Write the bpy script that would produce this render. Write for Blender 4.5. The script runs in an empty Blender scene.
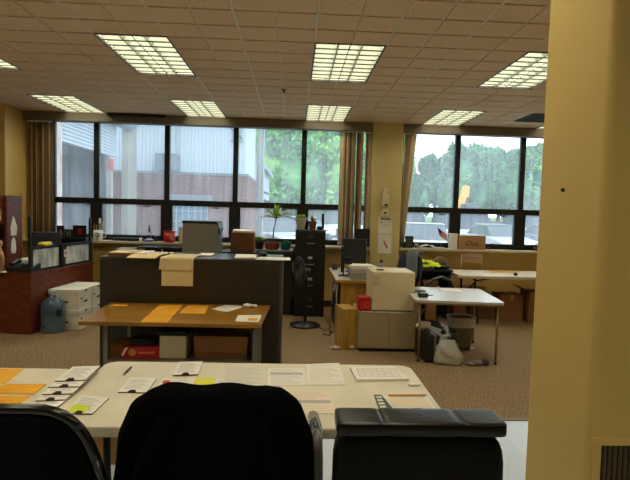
import bpy, bmesh, math, random
from mathutils import Vector, Matrix, Euler, noise
random.seed(7)
COL = bpy.context.scene.collection
R = math.radians

# ------------------------------------------------------------ helpers
def lin(c):
    return tuple(((v/255)/12.92 if v/255 <= .04045 else ((v/255+.055)/1.055)**2.4) for v in c)

MATS = {}
def mat(name, rgb, rough=.6, metal=0, var=0, scale=8, rgb2=None, bump=0, bscale=60, stretch=None, emis=None, es=0, spec=.5, trans=0, alpha=1, coat=0):
    """principled material; var mixes a second colour by noise; bump adds fine relief"""
    if name in MATS: return MATS[name]
    m = bpy.data.materials.new(name); m.use_nodes = True
    nt = m.node_tree; b = nt.nodes['Principled BSDF']
    b.inputs['Base Color'].default_value = (*lin(rgb), 1)
    b.inputs['Roughness'].default_value = rough; b.inputs['Metallic'].default_value = metal
    b.inputs['Specular IOR Level'].default_value = spec
    b.inputs['Transmission Weight'].default_value = trans
    b.inputs['Alpha'].default_value = alpha
    b.inputs['Coat Weight'].default_value = coat
    if emis:
        b.inputs['Emission Color'].default_value = (*lin(emis), 1); b.inputs['Emission Strength'].default_value = es
    tc = nt.nodes.new('ShaderNodeTexCoord'); src = tc.outputs['Object']
    if stretch:
        mp = nt.nodes.new('ShaderNodeMapping'); mp.inputs['Scale'].default_value = stretch
        nt.links.new(src, mp.inputs['Vector']); src = mp.outputs['Vector']
    if rgb2 or var:
        n = nt.nodes.new('ShaderNodeTexNoise'); n.inputs['Scale'].default_value = scale; n.inputs['Detail'].default_value = 5
        nt.links.new(src, n.inputs['Vector'])
        r = nt.nodes.new('ShaderNodeValToRGB')
        c1 = lin(rgb); c2 = lin(rgb2) if rgb2 else tuple(v*(1-var) for v in c1)
        r.color_ramp.elements[0].position = .35; r.color_ramp.elements[0].color = (*c2, 1)
        r.color_ramp.elements[1].position = .65; r.color_ramp.elements[1].color = (*c1, 1)
        nt.links.new(n.outputs['Fac'], r.inputs['Fac']); nt.links.new(r.outputs['Color'], b.inputs['Base Color'])
    if bump:
        n = nt.nodes.new('ShaderNodeTexNoise'); n.inputs['Scale'].default_value = bscale; n.inputs['Detail'].default_value = 3
        nt.links.new(src, n.inputs['Vector'])
        bp = nt.nodes.new('ShaderNodeBump'); bp.inputs['Strength'].default_value = bump; bp.inputs['Distance'].default_value = .01
        nt.links.new(n.outputs['Fac'], bp.inputs['Height']); nt.links.new(bp.outputs['Normal'], b.inputs['Normal'])
    MATS[name] = m
    return m

class MB:
    """collects shapes into one mesh"""
    def __init__(s): s.b = bmesh.new()
    def _tf(s, vs, loc, rot):
        m = Matrix.Translation(loc) @ Euler(rot).to_matrix().to_4x4()
        bmesh.ops.transform(s.b, matrix=m, verts=vs); return s
    def box(s, x0, x1, y0, y1, z0, z1, rot=None):
        c = Vector(((x0+x1)/2, (y0+y1)/2, (z0+z1)/2)); r = bmesh.ops.create_cube(s.b, size=1)
        bmesh.ops.scale(s.b, vec=(abs(x1-x0), abs(y1-y0), abs(z1-z0)), verts=r['verts'])
        return s._tf(r['verts'], c, rot or (0, 0, 0))
    def cyl(s, p0, p1, r0, r1=None, seg=16):
        p0, p1 = Vector(p0), Vector(p1); d = p1-p0
        r = bmesh.ops.create_cone(s.b, cap_ends=True, segments=seg, radius1=r0, radius2=r0 if r1 is None else r1, depth=d.length)
        m = Matrix.Translation((p0+p1)/2) @ d.to_track_quat('Z', 'Y').to_matrix().to_4x4()
        bmesh.ops.transform(s.b, matrix=m, verts=r['verts']); return s
    def tube(s, pts, r, seg=8):
        pts = [Vector(p) for p in pts]; rings = []
        for i, p in enumerate(pts):
            d = (pts[min(i+1, len(pts)-1)]-pts[max(i-1, 0)]).normalized()
            q = d.to_track_quat('Z', 'Y'); rr = r[i] if isinstance(r, (list, tuple)) else r
            rings.append([s.b.verts.new(p + q @ Vector((rr*math.cos(2*math.pi*k/seg), rr*math.sin(2*math.pi*k/seg), 0))) for k in range(seg)])
        for a, b in zip(rings, rings[1:]):
            # match nearest start vertex to avoid twisting
            o = min(range(seg), key=lambda k: (a[0].co-b[k].co).length)
            for k in range(seg):
                try: s.b.faces.new((a[k], a[(k+1) % seg], b[(k+1+o) % seg], b[(k+o) % seg]))
                except ValueError: pass
            b[:] = b[o:]+b[:o]
        s.b.faces.new(rings[0][::-1]); s.b.faces.new(rings[-1]); return s
    def lathe(s, prof, c=(0, 0, 0), seg=20, sq=1):
        c = Vector(c); rings = []
        for (r, z) in prof:
            rings.append([s.b.verts.new(c+Vector((r*math.cos(2*math.pi*k/seg), r*sq*math.sin(2*math.pi*k/seg), z))) for k in range(seg)])
        for a, b in zip(rings, rings[1:]):
            for k in range(seg): s.b.faces.new((a[k], a[(k+1) % seg], b[(k+1) % seg], b[k]))
        if prof[0][0] > 1e-6: s.b.faces.new(rings[0][::-1])
        if prof[-1][0] > 1e-6: s.b.faces.new(rings[-1])
        bmesh.ops.remove_doubles(s.b, verts=[v for r in (rings[0], rings[-1]) for v in r], dist=1e-5)
        return s
    def prism(s, pts, z0, z1, axis='z'):
        """outline pts extruded; axis z: pts=(x,y); axis y: pts=(x,z) from y=z0..z1; axis x: pts=(y,z)"""
        f = {'z': lambda p, t: (p[0], p[1], t), 'y': lambda p, t: (p[0], t, p[1]), 'x': lambda p, t: (t, p[0], p[1])}[axis]
        a = [s.b.verts.new(f(p, z0)) for p in pts]; b = [s.b.verts.new(f(p, z1)) for p in pts]; n = len(pts)
        s.b.faces.new(a[::-1]); s.b.faces.new(b)
        for k in range(n): s.b.faces.new((a[k], a[(k+1) % n], b[(k+1) % n], b[k]))
        return s
    def sell(s, c, dims, e=.4, rot=(0, 0, 0), nu=24, nv=14, fn=None):
        """superellipsoid cushion; dims are half sizes"""
        def sp(v, p): return math.copysign(abs(v)**p, v)
        rings = []
        for j in range(1, nv):
            v = -math.pi/2+math.pi*j/nv; ring = []
            for i in range(nu):
                u = 2*math.pi*i/nu
                p = Vector((dims[0]*sp(math.cos(v), e)*sp(math.cos(u), e), dims[1]*sp(math.cos(v), e)*sp(math.sin(u), e), dims[2]*sp(math.sin(v), e)))
                ring.append(p)
            rings.append(ring)
        vs = [[s.b.verts.new(fn(p) if fn else p) for p in r] for r in rings]
        bt = Vector((0, 0, -dims[2])); tp = Vector((0, 0, dims[2]))
        bt = s.b.verts.new(fn(bt) if fn else bt); tp = s.b.verts.new(fn(tp) if fn else tp)
        for a, b in zip(vs, vs[1:]):
            for k in range(nu): s.b.faces.new((a[k], a[(k+1) % nu], b[(k+1) % nu], b[k]))
        for k in range(nu):
            s.b.faces.new((bt, vs[0][(k+1) % nu], vs[0][k])); s.b.faces.new((tp, vs[-1][k], vs[-1][(k+1) % nu]))
        allv = [v for r in vs for v in r]+[bt, tp]
        return s._tf(allv, c, rot)
    def quad(s, *p):
        s.b.faces.new([s.b.verts.new(q) for q in p]); return s
    def grid(s, nx, ny, f):
        vs = [[s.b.verts.new(f(i/nx, j/ny)) for i in range(nx+1)] for j in range(ny+1)]
        for j in range(ny):
            for i in range(nx): s.b.faces.new((vs[j][i], vs[j][i+1], vs[j+1][i+1], vs[j+1][i]))
        return s

def obj(name, mb, m, parent=None, bevel=0, smooth=False, solid=0, sub=0, loc=(0, 0, 0), rz=0):
    me = bpy.data.meshes.new(name); bmesh.ops.recalc_face_normals(mb.b, faces=mb.b.faces[:]); mb.b.to_mesh(me); mb.b.free()
    me.materials.append(m)
    if smooth:
        me.shade_smooth() if hasattr(me, 'shade_smooth') else None
    o = bpy.data.objects.new(name, me); COL.objects.link(o); o.parent = parent
    o.location = loc; o.rotation_euler = (0, 0, rz)
    if solid:
        k = o.modifiers.new('solid', 'SOLIDIFY'); k.thickness = solid; k.offset = 0
    if bevel:
        k = o.modifiers.new('bevel', 'BEVEL'); k.width = bevel; k.segments = 2; k.limit_method = 'ANGLE'; k.angle_limit = R(40)
    if sub:
        k = o.modifiers.new('sub', 'SUBSURF'); k.levels = sub; k.render_levels = sub
    return o

def tag(o, label=None, cat=None, group=None, kind=None):
    if label: o['label'] = label
    if cat: o['category'] = cat
    if group: o['group'] = group
    if kind: o['kind'] = kind
    return o
def thing(name, label, cat, loc=(0, 0, 0), rz=0, group=None, kind=None):
    o = bpy.data.objects.new(name, None); COL.objects.link(o); o.empty_display_size = .1
    o.location = loc; o.rotation_euler = (0, 0, rz)
    return tag(o, label, cat, group, kind)
def dup(root, loc=None, rz=None, label=None, group=None, parent=None, scale=None):
    c = root.copy(); COL.objects.link(c); c.parent = parent
    if loc is not None: c.location = loc
    if rz is not None: c.rotation_euler = (0, 0, rz)
    if scale is not None: c.scale = scale
    if label: c['label'] = label
    if group: c['group'] = group
    for ch in list(root.children): 
        dup(ch, parent=c)
    return c
def struct(name, mb, m, parent=None, **k):
    o = obj(name, mb, m, parent, **k)
    if parent is None: o['kind'] = 'structure'
    return o

# ------------------------------------------------------------ materials
wallm = mat('wall_paint', (222, 190, 114), .55, var=.1, scale=1.2, bump=.08, bscale=25)
pilm = mat('pilaster_paint', (216, 196, 138), .6, var=.08, scale=2)
trimm = mat('taupe_trim', (116, 106, 90), .6)
tilem = mat('ceiling_tile', (232, 208, 174), .9, var=.12, scale=40, bump=.25, bscale=140)
tbarm = mat('grid_white', (226, 218, 204), .5)
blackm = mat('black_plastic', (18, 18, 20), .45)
blackg = mat('black_gloss', (14, 14, 15), .22, coat=.3)
framem = mat('window_frame_black', (12, 12, 14), .5)
darkmetal = mat('dark_metal', (30, 31, 33), .4, metal=.3)
whitem = mat('white_paint', (228, 226, 220), .5)
paperm = mat('paper_white', (234, 230, 222), .8)
manila = mat('manila', (230, 208, 160), .8, var=.06)
orange = mat('orange_sheet', (240, 172, 34), .8, var=.08, scale=20)
sticky = mat('sticky_green', (206, 222, 30), .8)
stickyy = mat('sticky_yellow', (226, 220, 70), .8)
cherry = mat('cherry_wood', (122, 56, 28), .5, rgb2=(84, 33, 17), scale=5, stretch=(1.5, 1.5, 9))
oakm = mat('oak_top', (160, 114, 34), .38, rgb2=(134, 92, 26), scale=4, stretch=(1, 9, 1))
yellowwood = mat('yellow_wood', (188, 148, 62), .5, rgb2=(162, 122, 46), scale=4, stretch=(4, 4, 1))
brownp = mat('brown_laminate', (52, 40, 26), .5, rgb2=(44, 34, 22), scale=12, bump=.1, bscale=120)
topgl = mat('panel_top', (70, 66, 62), .18)
card = mat('cardboard', (166, 124, 78), .85, var=.1, scale=6)
cardd = mat('cardboard_brown', (146, 100, 60), .85, var=.12, scale=6)
tabletop = mat('folding_table_plastic', (228, 218, 194), .42, var=.12, scale=4, bump=.15, bscale=200)
tableedge = mat('table_edge', (186, 172, 142), .5)
leather = mat('black_leather', (4, 4, 4), .45, bump=.15, bscale=120, spec=.2)
fabric = mat('black_fabric', (3, 3, 4), .95, bump=.2, bscale=160, spec=.08)
steel = mat('steel', (150, 146, 138), .35, metal=.8)
tanmetal = mat('tan_metal', (150, 126, 92), .4, metal=.4)
fridgem = mat('cream_enamel', (222, 208, 172), .35)
cabm = mat('putty_cabinet', (160, 146, 118), .5)
redm = mat('red_box', (190, 22, 24), .4)
terra = mat('terracotta', (150, 74, 44), .8)
teal = mat('teal_pot', (20, 110, 100), .35)
leafm = mat('leaf', (120, 160, 50), .5, var=.3, scale=9)
leafd = mat('leaf_dark', (70, 120, 50), .5, var=.3, scale=9)
yleaf = mat('leaf_lime', (170, 205, 50), .5, var=.25, scale=9)
soil = mat('soil', (50, 36, 24), .95)
hivis = mat('hi_vis', (214, 236, 20), .7, var=.1)
putty = mat('grey_cabinet', (126, 120, 110), .5)

# carpet and vinyl
def carpet():
    m = bpy.data.materials.new('carpet'); m.use_nodes = True; nt = m.node_tree; b = nt.nodes['Principled BSDF']
    b.inputs['Roughness'].default_value = .95; b.inputs['Specular IOR Level'].default_value = .15
    tc = nt.nodes.new('ShaderNodeTexCoord')
    n = nt.nodes.new('ShaderNodeTexNoise'); n.inputs['Scale'].default_value = 75; n.inputs['Detail'].default_value = 2
    r = nt.nodes.new('ShaderNodeValToRGB'); e = r.color_ramp.elements
    e[0].position = .38; e[0].color = (*lin((104, 82, 58)), 1); e[1].position = .62; e[1].color = (*lin((182, 156, 122)), 1)
    n2 = nt.nodes.new('ShaderNodeTexNoise'); n2.inputs['Scale'].default_value = .9; n2.inputs['Detail'].default_value = 4
    mx = nt.nodes.new('ShaderNodeMix'); mx.data_type = 'RGBA'; mx.blend_type = 'MULTIPLY'; mx.inputs[0].default_value = .35
    for k in (n, n2): nt.links.new(tc.outputs['Object'], k.inputs['Vector'])
    nt.links.new(n.outputs['Fac'], r.inputs['Fac']); nt.links.new(r.outputs['Color'], mx.inputs[6]); nt.links.new(n2.outputs['Fac'], mx.inputs[7])
    bp = nt.nodes.new('ShaderNodeBump'); bp.inputs['Strength'].default_value = .5; bp.inputs['Distance'].default_value = .01
    nt.links.new(n.outputs['Fac'], bp.inputs['Height']); nt.links.new(bp.outputs['Normal'], b.inputs['Normal'])
    nt.links.new(mx.outputs[2], b.inputs['Base Color']); return m
def brick_mat(name, c1, c2, mortar, scale, axis='xz', rough=.85, w=.5, h=.25, msz=.015, off=.5):
    m = bpy.data.materials.new(name); m.use_nodes = True; nt = m.node_tree; b = nt.nodes['Principled BSDF']
    b.inputs['Roughness'].default_value = rough
    tc = nt.nodes.new('ShaderNodeTexCoord'); sx = nt.nodes.new('ShaderNodeSeparateXYZ'); cx = nt.nodes.new('ShaderNodeCombineXYZ')
    nt.links.new(tc.outputs['Object'], sx.inputs[0])
    ia, ib = 'xyz'.index(axis[0]), 'xyz'.index(axis[1])
    nt.links.new(sx.outputs[ia], cx.inputs[0]); nt.links.new(sx.outputs[ib], cx.inputs[1])
    k = nt.nodes.new('ShaderNodeTexBrick'); k.inputs['Scale'].default_value = scale
    k.inputs['Color1'].default_value = (*lin(c1), 1); k.inputs['Color2'].default_value = (*lin(c2), 1); k.inputs['Mortar'].default_value = (*lin(mortar), 1)
    k.inputs['Brick Width'].default_value = w; k.inputs['Row Height'].default_value = h; k.inputs['Mortar Size'].default_value = msz; k.offset = off
    nt.links.new(cx.outputs[0], k.inputs['Vector']); nt.links.new(k.outputs['Color'], b.inputs['Base Color']); return m
carpetm = carpet()
vinylm = brick_mat('vinyl_tile', (202, 210, 222), (194, 202, 214), (186, 194, 206), 1, 'xy', .28, .305, .305, .003, 0)

# ------------------------------------------------------------ room shell
CEIL = 2.98
XL, XR, YB, YF = -4.9, 5.4, -3.2, 8.0
struct('floor', MB().box(XL, XR, 3.635, YF+.3, -.12, 0), carpetm)
struct('floor_vinyl', MB().box(XL, XR, YB, 3.635, -.12, 0), vinylm)
struct('trim_1', MB().box(XL, XR, 3.61, 3.65, 0, .006), mat('transition_strip', (120, 98, 70), .5))
struct('wall_left', MB().box(XL-.15, XL, YB, YF+.3, 0, 3.2), wallm)
struct('wall_right', MB().box(XR, XR+.15, YB, YF+.3, 0, 3.2), wallm)
struct('wall_behind', MB().box(XL-.15, XR+.15, YB-.15, YB, 0, 3.2), wallm)
# window wall: below the sills, above the headers, end piers
w = MB()
w.box(XL, XR, 8.0, 8.25, 0, 1.0); w.box(XL, XR, 8.0, 8.25, 2.9, 3.2)
w.box(XL, -3.86, 8.0, 8.25, 1.0, 2.9); w.box(1.2, 1.7, 8.0, 8.25, 1.0, 2.9); w.box(4.95, XR, 8.0, 8.25, 1.0, 2.9)
struct('wall_window', w, wallm)
struct('wall_corner_column', MB().box(XL, -4.2, 7.4, 8.0, 0, CEIL), wallm, bevel=.01)
struct('wall_pilaster', MB().box(1.215, 1.70, 7.88, 8.0, 0, CEIL), pilm, bevel=.01)
# near column / return wall with rounded corner (left) and the return grille
def rr(x0, x1, y0, y1, r, n=6, corners=(1, 1, 1, 1)):
    pts = []
    for ci, (cx, cy, a0) in enumerate([(x0+r, y0+r, 180), (x1-r, y0+r, 270), (x1-r, y1-r, 0), (x0+r, y1-r, 90)]):
        if not corners[ci]:
            pts.append(((x0, y0), (x1, y0), (x1, y1), (x0, y1))[ci]); continue
        for k in range(n+1):
            a = R(a0+90*k/n); pts.append((cx+r*math.cos(a), cy+r*math.sin(a)))
    return pts
nearcol = struct('wall_near_column', MB().prism(rr(1.055, XR, 1.655, 2.12, .032, 8, (1, 0, 0, 1)), 0, CEIL+.01), wallm, smooth=False)
g = thing('air_grille', 'yellow-framed return air grille with dark slots low on near column', 'grille', (1.068, 1.655, .31))
obj('grille_frame', MB().box(0, .42, -.008, -.0005, .446, .475).box(0, .42, -.008, -.0005, 0, .03).box(0, .03, -.008, -.0005, .03, .446).box(.39, .42, -.008, -.0005, .03, .446), wallm, g, bevel=.002)
obj('grille_back', MB().box(.03, .39, -.003, -.0005, .03, .446), blackm, g)
bl = MB()
for k in range(19): bl.box(.038+k*.019, .044+k*.019, -.012, -.003, .03, .446, rot=(0, 0, R(20)))
obj('grille_slats', bl, mat('slat_brown', (104, 86, 62), .5), g)
tag(obj('wall_nail', MB().cyl((1.046, 1.915, 1.66), (1.06, 1.915, 1.66), .004).cyl((1.0505, 1.915, 1.66), (1.0548, 1.915, 1.66), .008, seg=9).box(1.0535, 1.0548, 1.90, 1.93, 1.655, 1.66), darkmetal), 'small dark nail anchor stuck in near yellow column', 'nail')

# ceiling
struct('ceiling', MB().box(XL, XR, YB, YF+.2, 3.1, 3.2), mat('plenum', (60, 55, 50), .9))
G = .615; gx0, gy0 = .135, 4.28
LX = [-6, -3, 0, 3, 6]                              # light cells (grid index of left edge)
LY = [0, 4.05]
rowsY = [4.28, 6.74, 1.82, -.64]
lights_cells = [(gx0+i*G, y) for i in LX for y in rowsY]
VX, VY = gx0+5*G, 6.74
def covered(x, y):
    for (lx, ly) in lights_cells:
        if lx-.01 < x < lx+G+.01 and ly-.01 < y < ly+2*G+.01: return True
    return False
t = MB(); h = G/2
nx0 = int((XL-gx0)/h)-1; nx1 = int((XR-gx0)/h)+1
ny0 = int((YB-gy0)/h)-1; ny1 = int((7.98-gy0)/h)+1
for i in range(nx0, nx1+1):
    for j in range(ny0, ny1+1):
        x0, x1 = gx0+i*h, gx0+(i+1)*h; y0, y1 = gy0+j*h, gy0+(j+1)*h
        if covered((x0+x1)/2, (y0+y1)/2): continue
        a0 = .010 if i % 2 == 0 else .007; a1 = .007 if i % 2 == 0 else .010
        b0 = .012; b1 = .012
        x0, x1, y0, y1 = max(x0+a0, XL), min(x1-a1, XR), max(y0+b0, YB), min(y1-b1, 7.98)
        if x1-x0 < .02 or y1-y0 < .02: continue
        t.box(x0, x1, y0, y1, 2.9715, 2.992)
struct('ceiling_tiles', t, tilem, bevel=.0025)
t = MB()
for i in range(nx0, nx1+1):
    for j in range(ny0, ny1+1):
        x0, x1 = gx0+i*h, gx0+(i+1)*h; y0, y1 = gy0+j*h, gy0+(j+1)*h
        if covered((x0+x1)/2, (y0+y1)/2): continue
        x0, x1, y0, y1 = max(x0, XL), min(x1, XR), max(y0, YB), min(y1, 8.0)
        if x1 > x0 and y1 > y0: t.box(x0, x1, y0, y1, 2.9925, 3.0)
struct('ceiling_backing', t, mat('tile_groove_shade', (62, 46, 28), .9))  # dark brown backing paints the shadow lines between the tiles
t = MB()
for i in range(nx0//2, nx1//2+1):
    x = gx0+i*G
    if XL < x < XR: t.box(x-.008, x+.008, YB, 7.98, 2.972, 2.9915); t.box(x+h-.0055, x+h+.0055, YB, 7.98, 2.979, 2.9915)
struct('ceiling_grid', t, tbarm)

# recessed fluorescent fixtures
lensm = mat('lamp_diffuser', (240, 240, 225), .5, emis=(255, 247, 216), es=6)
louvm = mat('louver_matte', (104, 109, 98), .45)
def make_troffer():
    r = thing('ceiling_light', 'x', 'ceiling light', (0, 0, 2.97), group='recessed fluorescent ceiling lights')
    e = .014
    f = MB()
    f.box(0, G, 0, e, -.002, .02).box(0, G, 2*G-e, 2*G, -.002, .02).box(0, e, e, 2*G-e, -.002, .02).box(G-e, G, e, 2*G-e, -.002, .02)
    obj('light_frame', f, mat('frame_shadow_gap', (46, 42, 38), .5), r)  # frame coloured dark to paint the shadow gap around the fixture
    d = MB().box(e, G-e, e, 2*G-e, .068, .072)
    obj('diffuser', d, lensm, r)
    hw = MB().box(0, .004, 0, 2*G, .0201, .073).box(G-.004, G, 0, 2*G, .0201, .073).box(.0041, G-.0041, 0, .004, .0201, .073).box(.0041, G-.0041, 2*G-.004, 2*G, .0201, .073)
    obj('housing', hw, mat('housing_white', (190, 190, 180), .5), r)
    l = MB()
    for k in range(1, 3): l.box(k*G/3-.005, k*G/3+.005, e, 2*G-e, .0, .05)
    for k in range(1, 9): 
        y = k*2*G/9
        for q in range(3):
            xa, xb = max(q*G/3+.006, e), min((q+1)*G/3-.006, G-e)
            for sg in (-1, 1):
                l.grid(8, 4, lambda u, v, xa=xa, xb=xb, y=y, sg=sg: Vector((xa+(xb-xa)*u, y+sg*(.002+.016*(1-v)**2)*1.0, .0+v*.05)))
            l.box(xa, xb, y-.018, y+.018, -.0005, .0005)
    obj('louver', l, louvm, r)
    return r
proto = None
side = ['far left', 'left', 'middle', 'right', 'far right']
for i, gi in enumerate(LX):
    for y, w_ in ((4.28, 'in the row further from the windows'), (6.74, 'in the row nearest the windows'), (1.82, 'overhead'), (-.64, 'behind')):
        if y < 4 and i not in (0, 1, 2, 3): continue
        lab = ['%s ceiling light %s, beside the left wall', '%s ceiling light %s, second from the left wall', '%s ceiling light %s, middle of the row', '%s ceiling light %s, touching the near column in view', '%s ceiling light %s, cut off by the near column'][i] % ('lit', w_)
        if y < 4: lab = 'unseen recessed ceiling light added to brighten the near work area, outside the picture'  # unseen near rows, added to light the foreground and near column
        if proto is None: proto = make_troffer(); o = proto; o.location = (gx0+gi*G, y, 2.97); o['label'] = lab
        else: o = dup(proto, (gx0+gi*G, y, 2.97), label=lab)
v = thing('ceiling_vent', 'dark square return vent in ceiling beside near column', 'vent', (VX, VY, 2.96))
obj('vent_plate', MB().box(.02, G-.02, .02, G-.02, .0, .012), mat('vent_dark', (58, 48, 38), .7), v)
s_ = MB()
for k in range(12): s_.box(.05, G-.05, .055+k*.045, .065+k*.045, -.004, 0)
obj('vent_slats', s_, mat('vent_slat', (40, 34, 28), .7), v)
tag(obj('ceiling_gap_strip', MB().prism([(-2.9, 7.80), (-2.88, 7.868), (-2.03, 7.868), (-2.03, 7.84), (-2.4, 7.79)], 2.93, 2.9735), blackm), 'long black strip for the dark gap at the ceiling edge above the left windows', 'vent')  # black strip standing in for the dark gap where ceiling meets header
tag(obj('sprinkler_head', MB().lathe([(.03, 0), (.03, -.006), (.01, -.01), (.01, -.03), (.02, -.033), (0.0001, -.036)], (-.16, 5.96, 2.974), 12), darkmetal, smooth=True), 'small sprinkler head hanging from the ceiling tiles', 'sprinkler')

# header boxes above the windows
struct('trim_2', MB().box(-4.2, 1.215, 7.87, 8.0, 2.835, 2.972), trimm, bevel=.006)
struct('trim_3', MB().box(1.70, XR, 7.87, 8.0, 2.835, 2.972), trimm, bevel=.006)
struct('baseboard_window', MB().box(-4.2, 1.215, 7.985, 8.0, 0, .1).box(1.70, XR, 7.985, 8.0, 0, .1), mat('base_dark', (62, 50, 38), .6))

# ------------------------------------------------------------ windows
def glass_mat():
    m = bpy.data.materials.new('dusty_glass'); m.use_nodes = True; nt = m.node_tree
    for n in list(nt.nodes):
        if n.type != 'OUTPUT_MATERIAL': nt.nodes.remove(n)
    out = [n for n in nt.nodes if n.type == 'OUTPUT_MATERIAL'][0]
    tr = nt.nodes.new('ShaderNodeBsdfTransparent'); tr.inputs[0].default_value = (.93, .97, .98, 1)
    gl = nt.nodes.new('ShaderNodeBsdfGlossy'); gl.inputs['Roughness'].default_value = .02
    tl = nt.nodes.new('ShaderNodeBsdfTranslucent'); tl.inputs[0].default_value = (.86, .93, 1, 1)
    tc = nt.nodes.new('ShaderNodeTexCoord'); mp = nt.nodes.new('ShaderNodeMapping'); mp.inputs['Scale'].default_value = (9, 9, .5)
    n1 = nt.nodes.new('ShaderNodeTexNoise'); n1.inputs['Scale'].default_value = 2.2; n1.inputs['Detail'].default_value = 6
    n2 = nt.nodes.new('ShaderNodeTexNoise'); n2.inputs['Scale'].default_value = 1.1; n2.inputs['Detail'].default_value = 3
    nt.links.new(tc.outputs['Object'], mp.inputs[0]); nt.links.new(mp.outputs[0], n1.inputs['Vector']); nt.links.new(tc.outputs['Object'], n2.inputs['Vector'])
    mu = nt.nodes.new('ShaderNodeMath'); mu.operation = 'MULTIPLY'; nt.links.new(n1.outputs['Fac'], mu.inputs[0]); nt.links.new(n2.outputs['Fac'], mu.inputs[1])
    mr = nt.nodes.new('ShaderNodeMapRange'); mr.inputs['From Min'].default_value = .12; mr.inputs['From Max'].default_value = .42
    mr.inputs['To Min'].default_value = .10; mr.inputs['To Max'].default_value = .24
    nt.links.new(mu.outputs[0], mr.inputs['Value'])
    a = nt.nodes.new('ShaderNodeMixShader'); nt.links.new(mr.outputs[0], a.inputs[0]); nt.links.new(tr.outputs[0], a.inputs[1]); nt.links.new(tl.outputs[0], a.inputs[2])
    fr = nt.nodes.new('ShaderNodeFresnel'); fr.inputs[0].default_value = 1.2
    b = nt.nodes.new('ShaderNodeMixShader'); nt.links.new(fr.outputs[0], b.inputs[0]); nt.links.new(a.outputs[0], b.inputs[1]); nt.links.new(gl.outputs[0], b.inputs[2])
    nt.links.new(b.outputs[0], out.inputs[0]); return m
glassm = glass_mat()
FY = 8.1
def window(n, x0, x1, mull):
    r = thing('window_%d' % n, None, None, (0, 0, 0), kind='structure')
    f = MB()
    z0, z1, tz0, tz1 = 1.0, 2.9, 1.575, 1.665
    f.box(x0, x1, FY-.03, FY+.03, z0, z0+.085); f.box(x0, x1, FY-.03, FY+.03, z1-.05, z1)
    f.box(x0, x1, FY-.035, FY+.035, tz0, tz1)
    edges = [x0]+mull+[x1]
    for m_ in mull:
        f.box(m_-.04, m_+.04, FY-.04, FY+.04, tz1, z1); f.box(m_-.09, m_+.09, FY-.045, FY+.045, z0, tz0)
    f.box(x0, x0+.05, FY-.04, FY+.04, z0, z1); f.box(x1-.05, x1, FY-.04, FY+.04, z0, z1)
    obj('window_frame', f, framem, r, bevel=.004)
    for a, b in zip(edges, edges[1:]):
        for (za, zb, d) in ((z0+.08, tz0+.005, .085), (tz1-.005, z1-.045, .035)):
            obj('pane', MB().box(a+d if a != x0 else a+.045, b-d if b != x1 else b-.045, FY-.002, FY+.002, za, zb), glassm, r)
            if d > .05:    # latch
                obj('window_latch', MB().box((a+b)/2+.2, (a+b)/2+.3, FY-.055, FY-.033, tz0-.03, tz0-.012), blackm, r)
    return r
w1 = window(1, -3.86, 1.2, [-3.165, -2.055, -.965, .133])
w2 = window(2, 1.7, 4.95, [2.65, 3.74])
sillm = mat('sill_stone', (214, 206, 184), .4)
obj('window_sill', MB().box(-4.2, 1.215, 7.82, 8.07, .962, 1.0), sillm, w1, bevel=.004)
obj('window_sill', MB().box(1.70, 4.95, 7.82, 8.07, .962, 1.0), sillm, w2, bevel=.004)
for (x0, x1) in ((-3.86, 1.2), (1.7, 4.95)):
    ld = bpy.data.lights.new('portal', 'AREA'); ld.shape = 'RECTANGLE'; ld.size = x1-x0; ld.size_y = 1.9; ld.cycles.is_portal = True
    lo = bpy.data.objects.new('window_daylight', ld); COL.objects.link(lo); lo.location = ((x0+x1)/2, 8.2, 1.95); lo.rotation_euler = (R(-90), 0, 0)

# vertical blinds, stacked open
blindm = mat('blind_fabric', (190, 172, 140), .8, var=.1, scale=30, stretch=(1, 1, .05))
blindd = mat('blind_fabric_brown', (120, 94, 62), .8, var=.1, scale=30, stretch=(1, 1, .05))
def blinds(x0, x1, n, label, mats, z0=1.02, lean=0, wd=.085, seed=1):
    rnd = random.Random(seed)
    r = thing('vertical_blind', label, 'blind', ((x0+x1)/2, 7.945, 0), group=None)
    obj('head_rail', MB().box(x0-(x0+x1)/2, x1-(x0+x1)/2, -.018, .018, 2.81, 2.834), whitem, r)
    for k in range(n):
        x = x0+(x1-x0)*(k+.5)/n-(x0+x1)/2; a = R(rnd.uniform(48, 80)*(1 if k % 2 else -1) if n > 3 else rnd.uniform(10, 40))
        a = R(rnd.choice([25, 35, 60, 75, 120, 150]))
        zt = 2.81
        def f(u, v, x=x, a=a):
            s = (u-.5)*wd; c = .012*(1-(2*u-1)**2)
            z = z0+(zt-z0)*v; sh = lean*(1-v)*(k+.5)/n
            return Vector((x+s*math.cos(a)-c*math.sin(a)+sh, min(s*math.sin(a)*.6, .03)+c*math.cos(a), z))
        obj('slat', MB().grid(4, 6, f), mats[k % len(mats)], r, solid=.0015, smooth=True)
    return r
blinds(-4.15, -3.80, 12, 'brown vertical blinds stacked beside the left corner column', [blindd, blindm, blindd], seed=3)
blinds(.725, 1.05, 11, 'tan vertical blinds stacked at the right end of the wide window', [blindm, blindd], seed=5)
blinds(1.10, 1.2, 2, 'narrow pale blind slats hanging against the pilaster left side', [blindm], seed=8)
blinds(1.74, 1.90, 9, 'tan blind slats swept aside at the left edge of the right window', [blindm], seed=9, lean=-.16)
tag(obj('binder', MB().box(1.0, 1.205, 7.83, 7.86, 1.003, 1.29).box(1.052, 1.115, 7.825, 7.83, 1.22, 1.26).box(1.13, 1.19, 7.825, 7.83, 1.22, 1.26), blackm, bevel=.004), 'black file holder standing on the sill left of the pilaster', 'binder')

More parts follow.
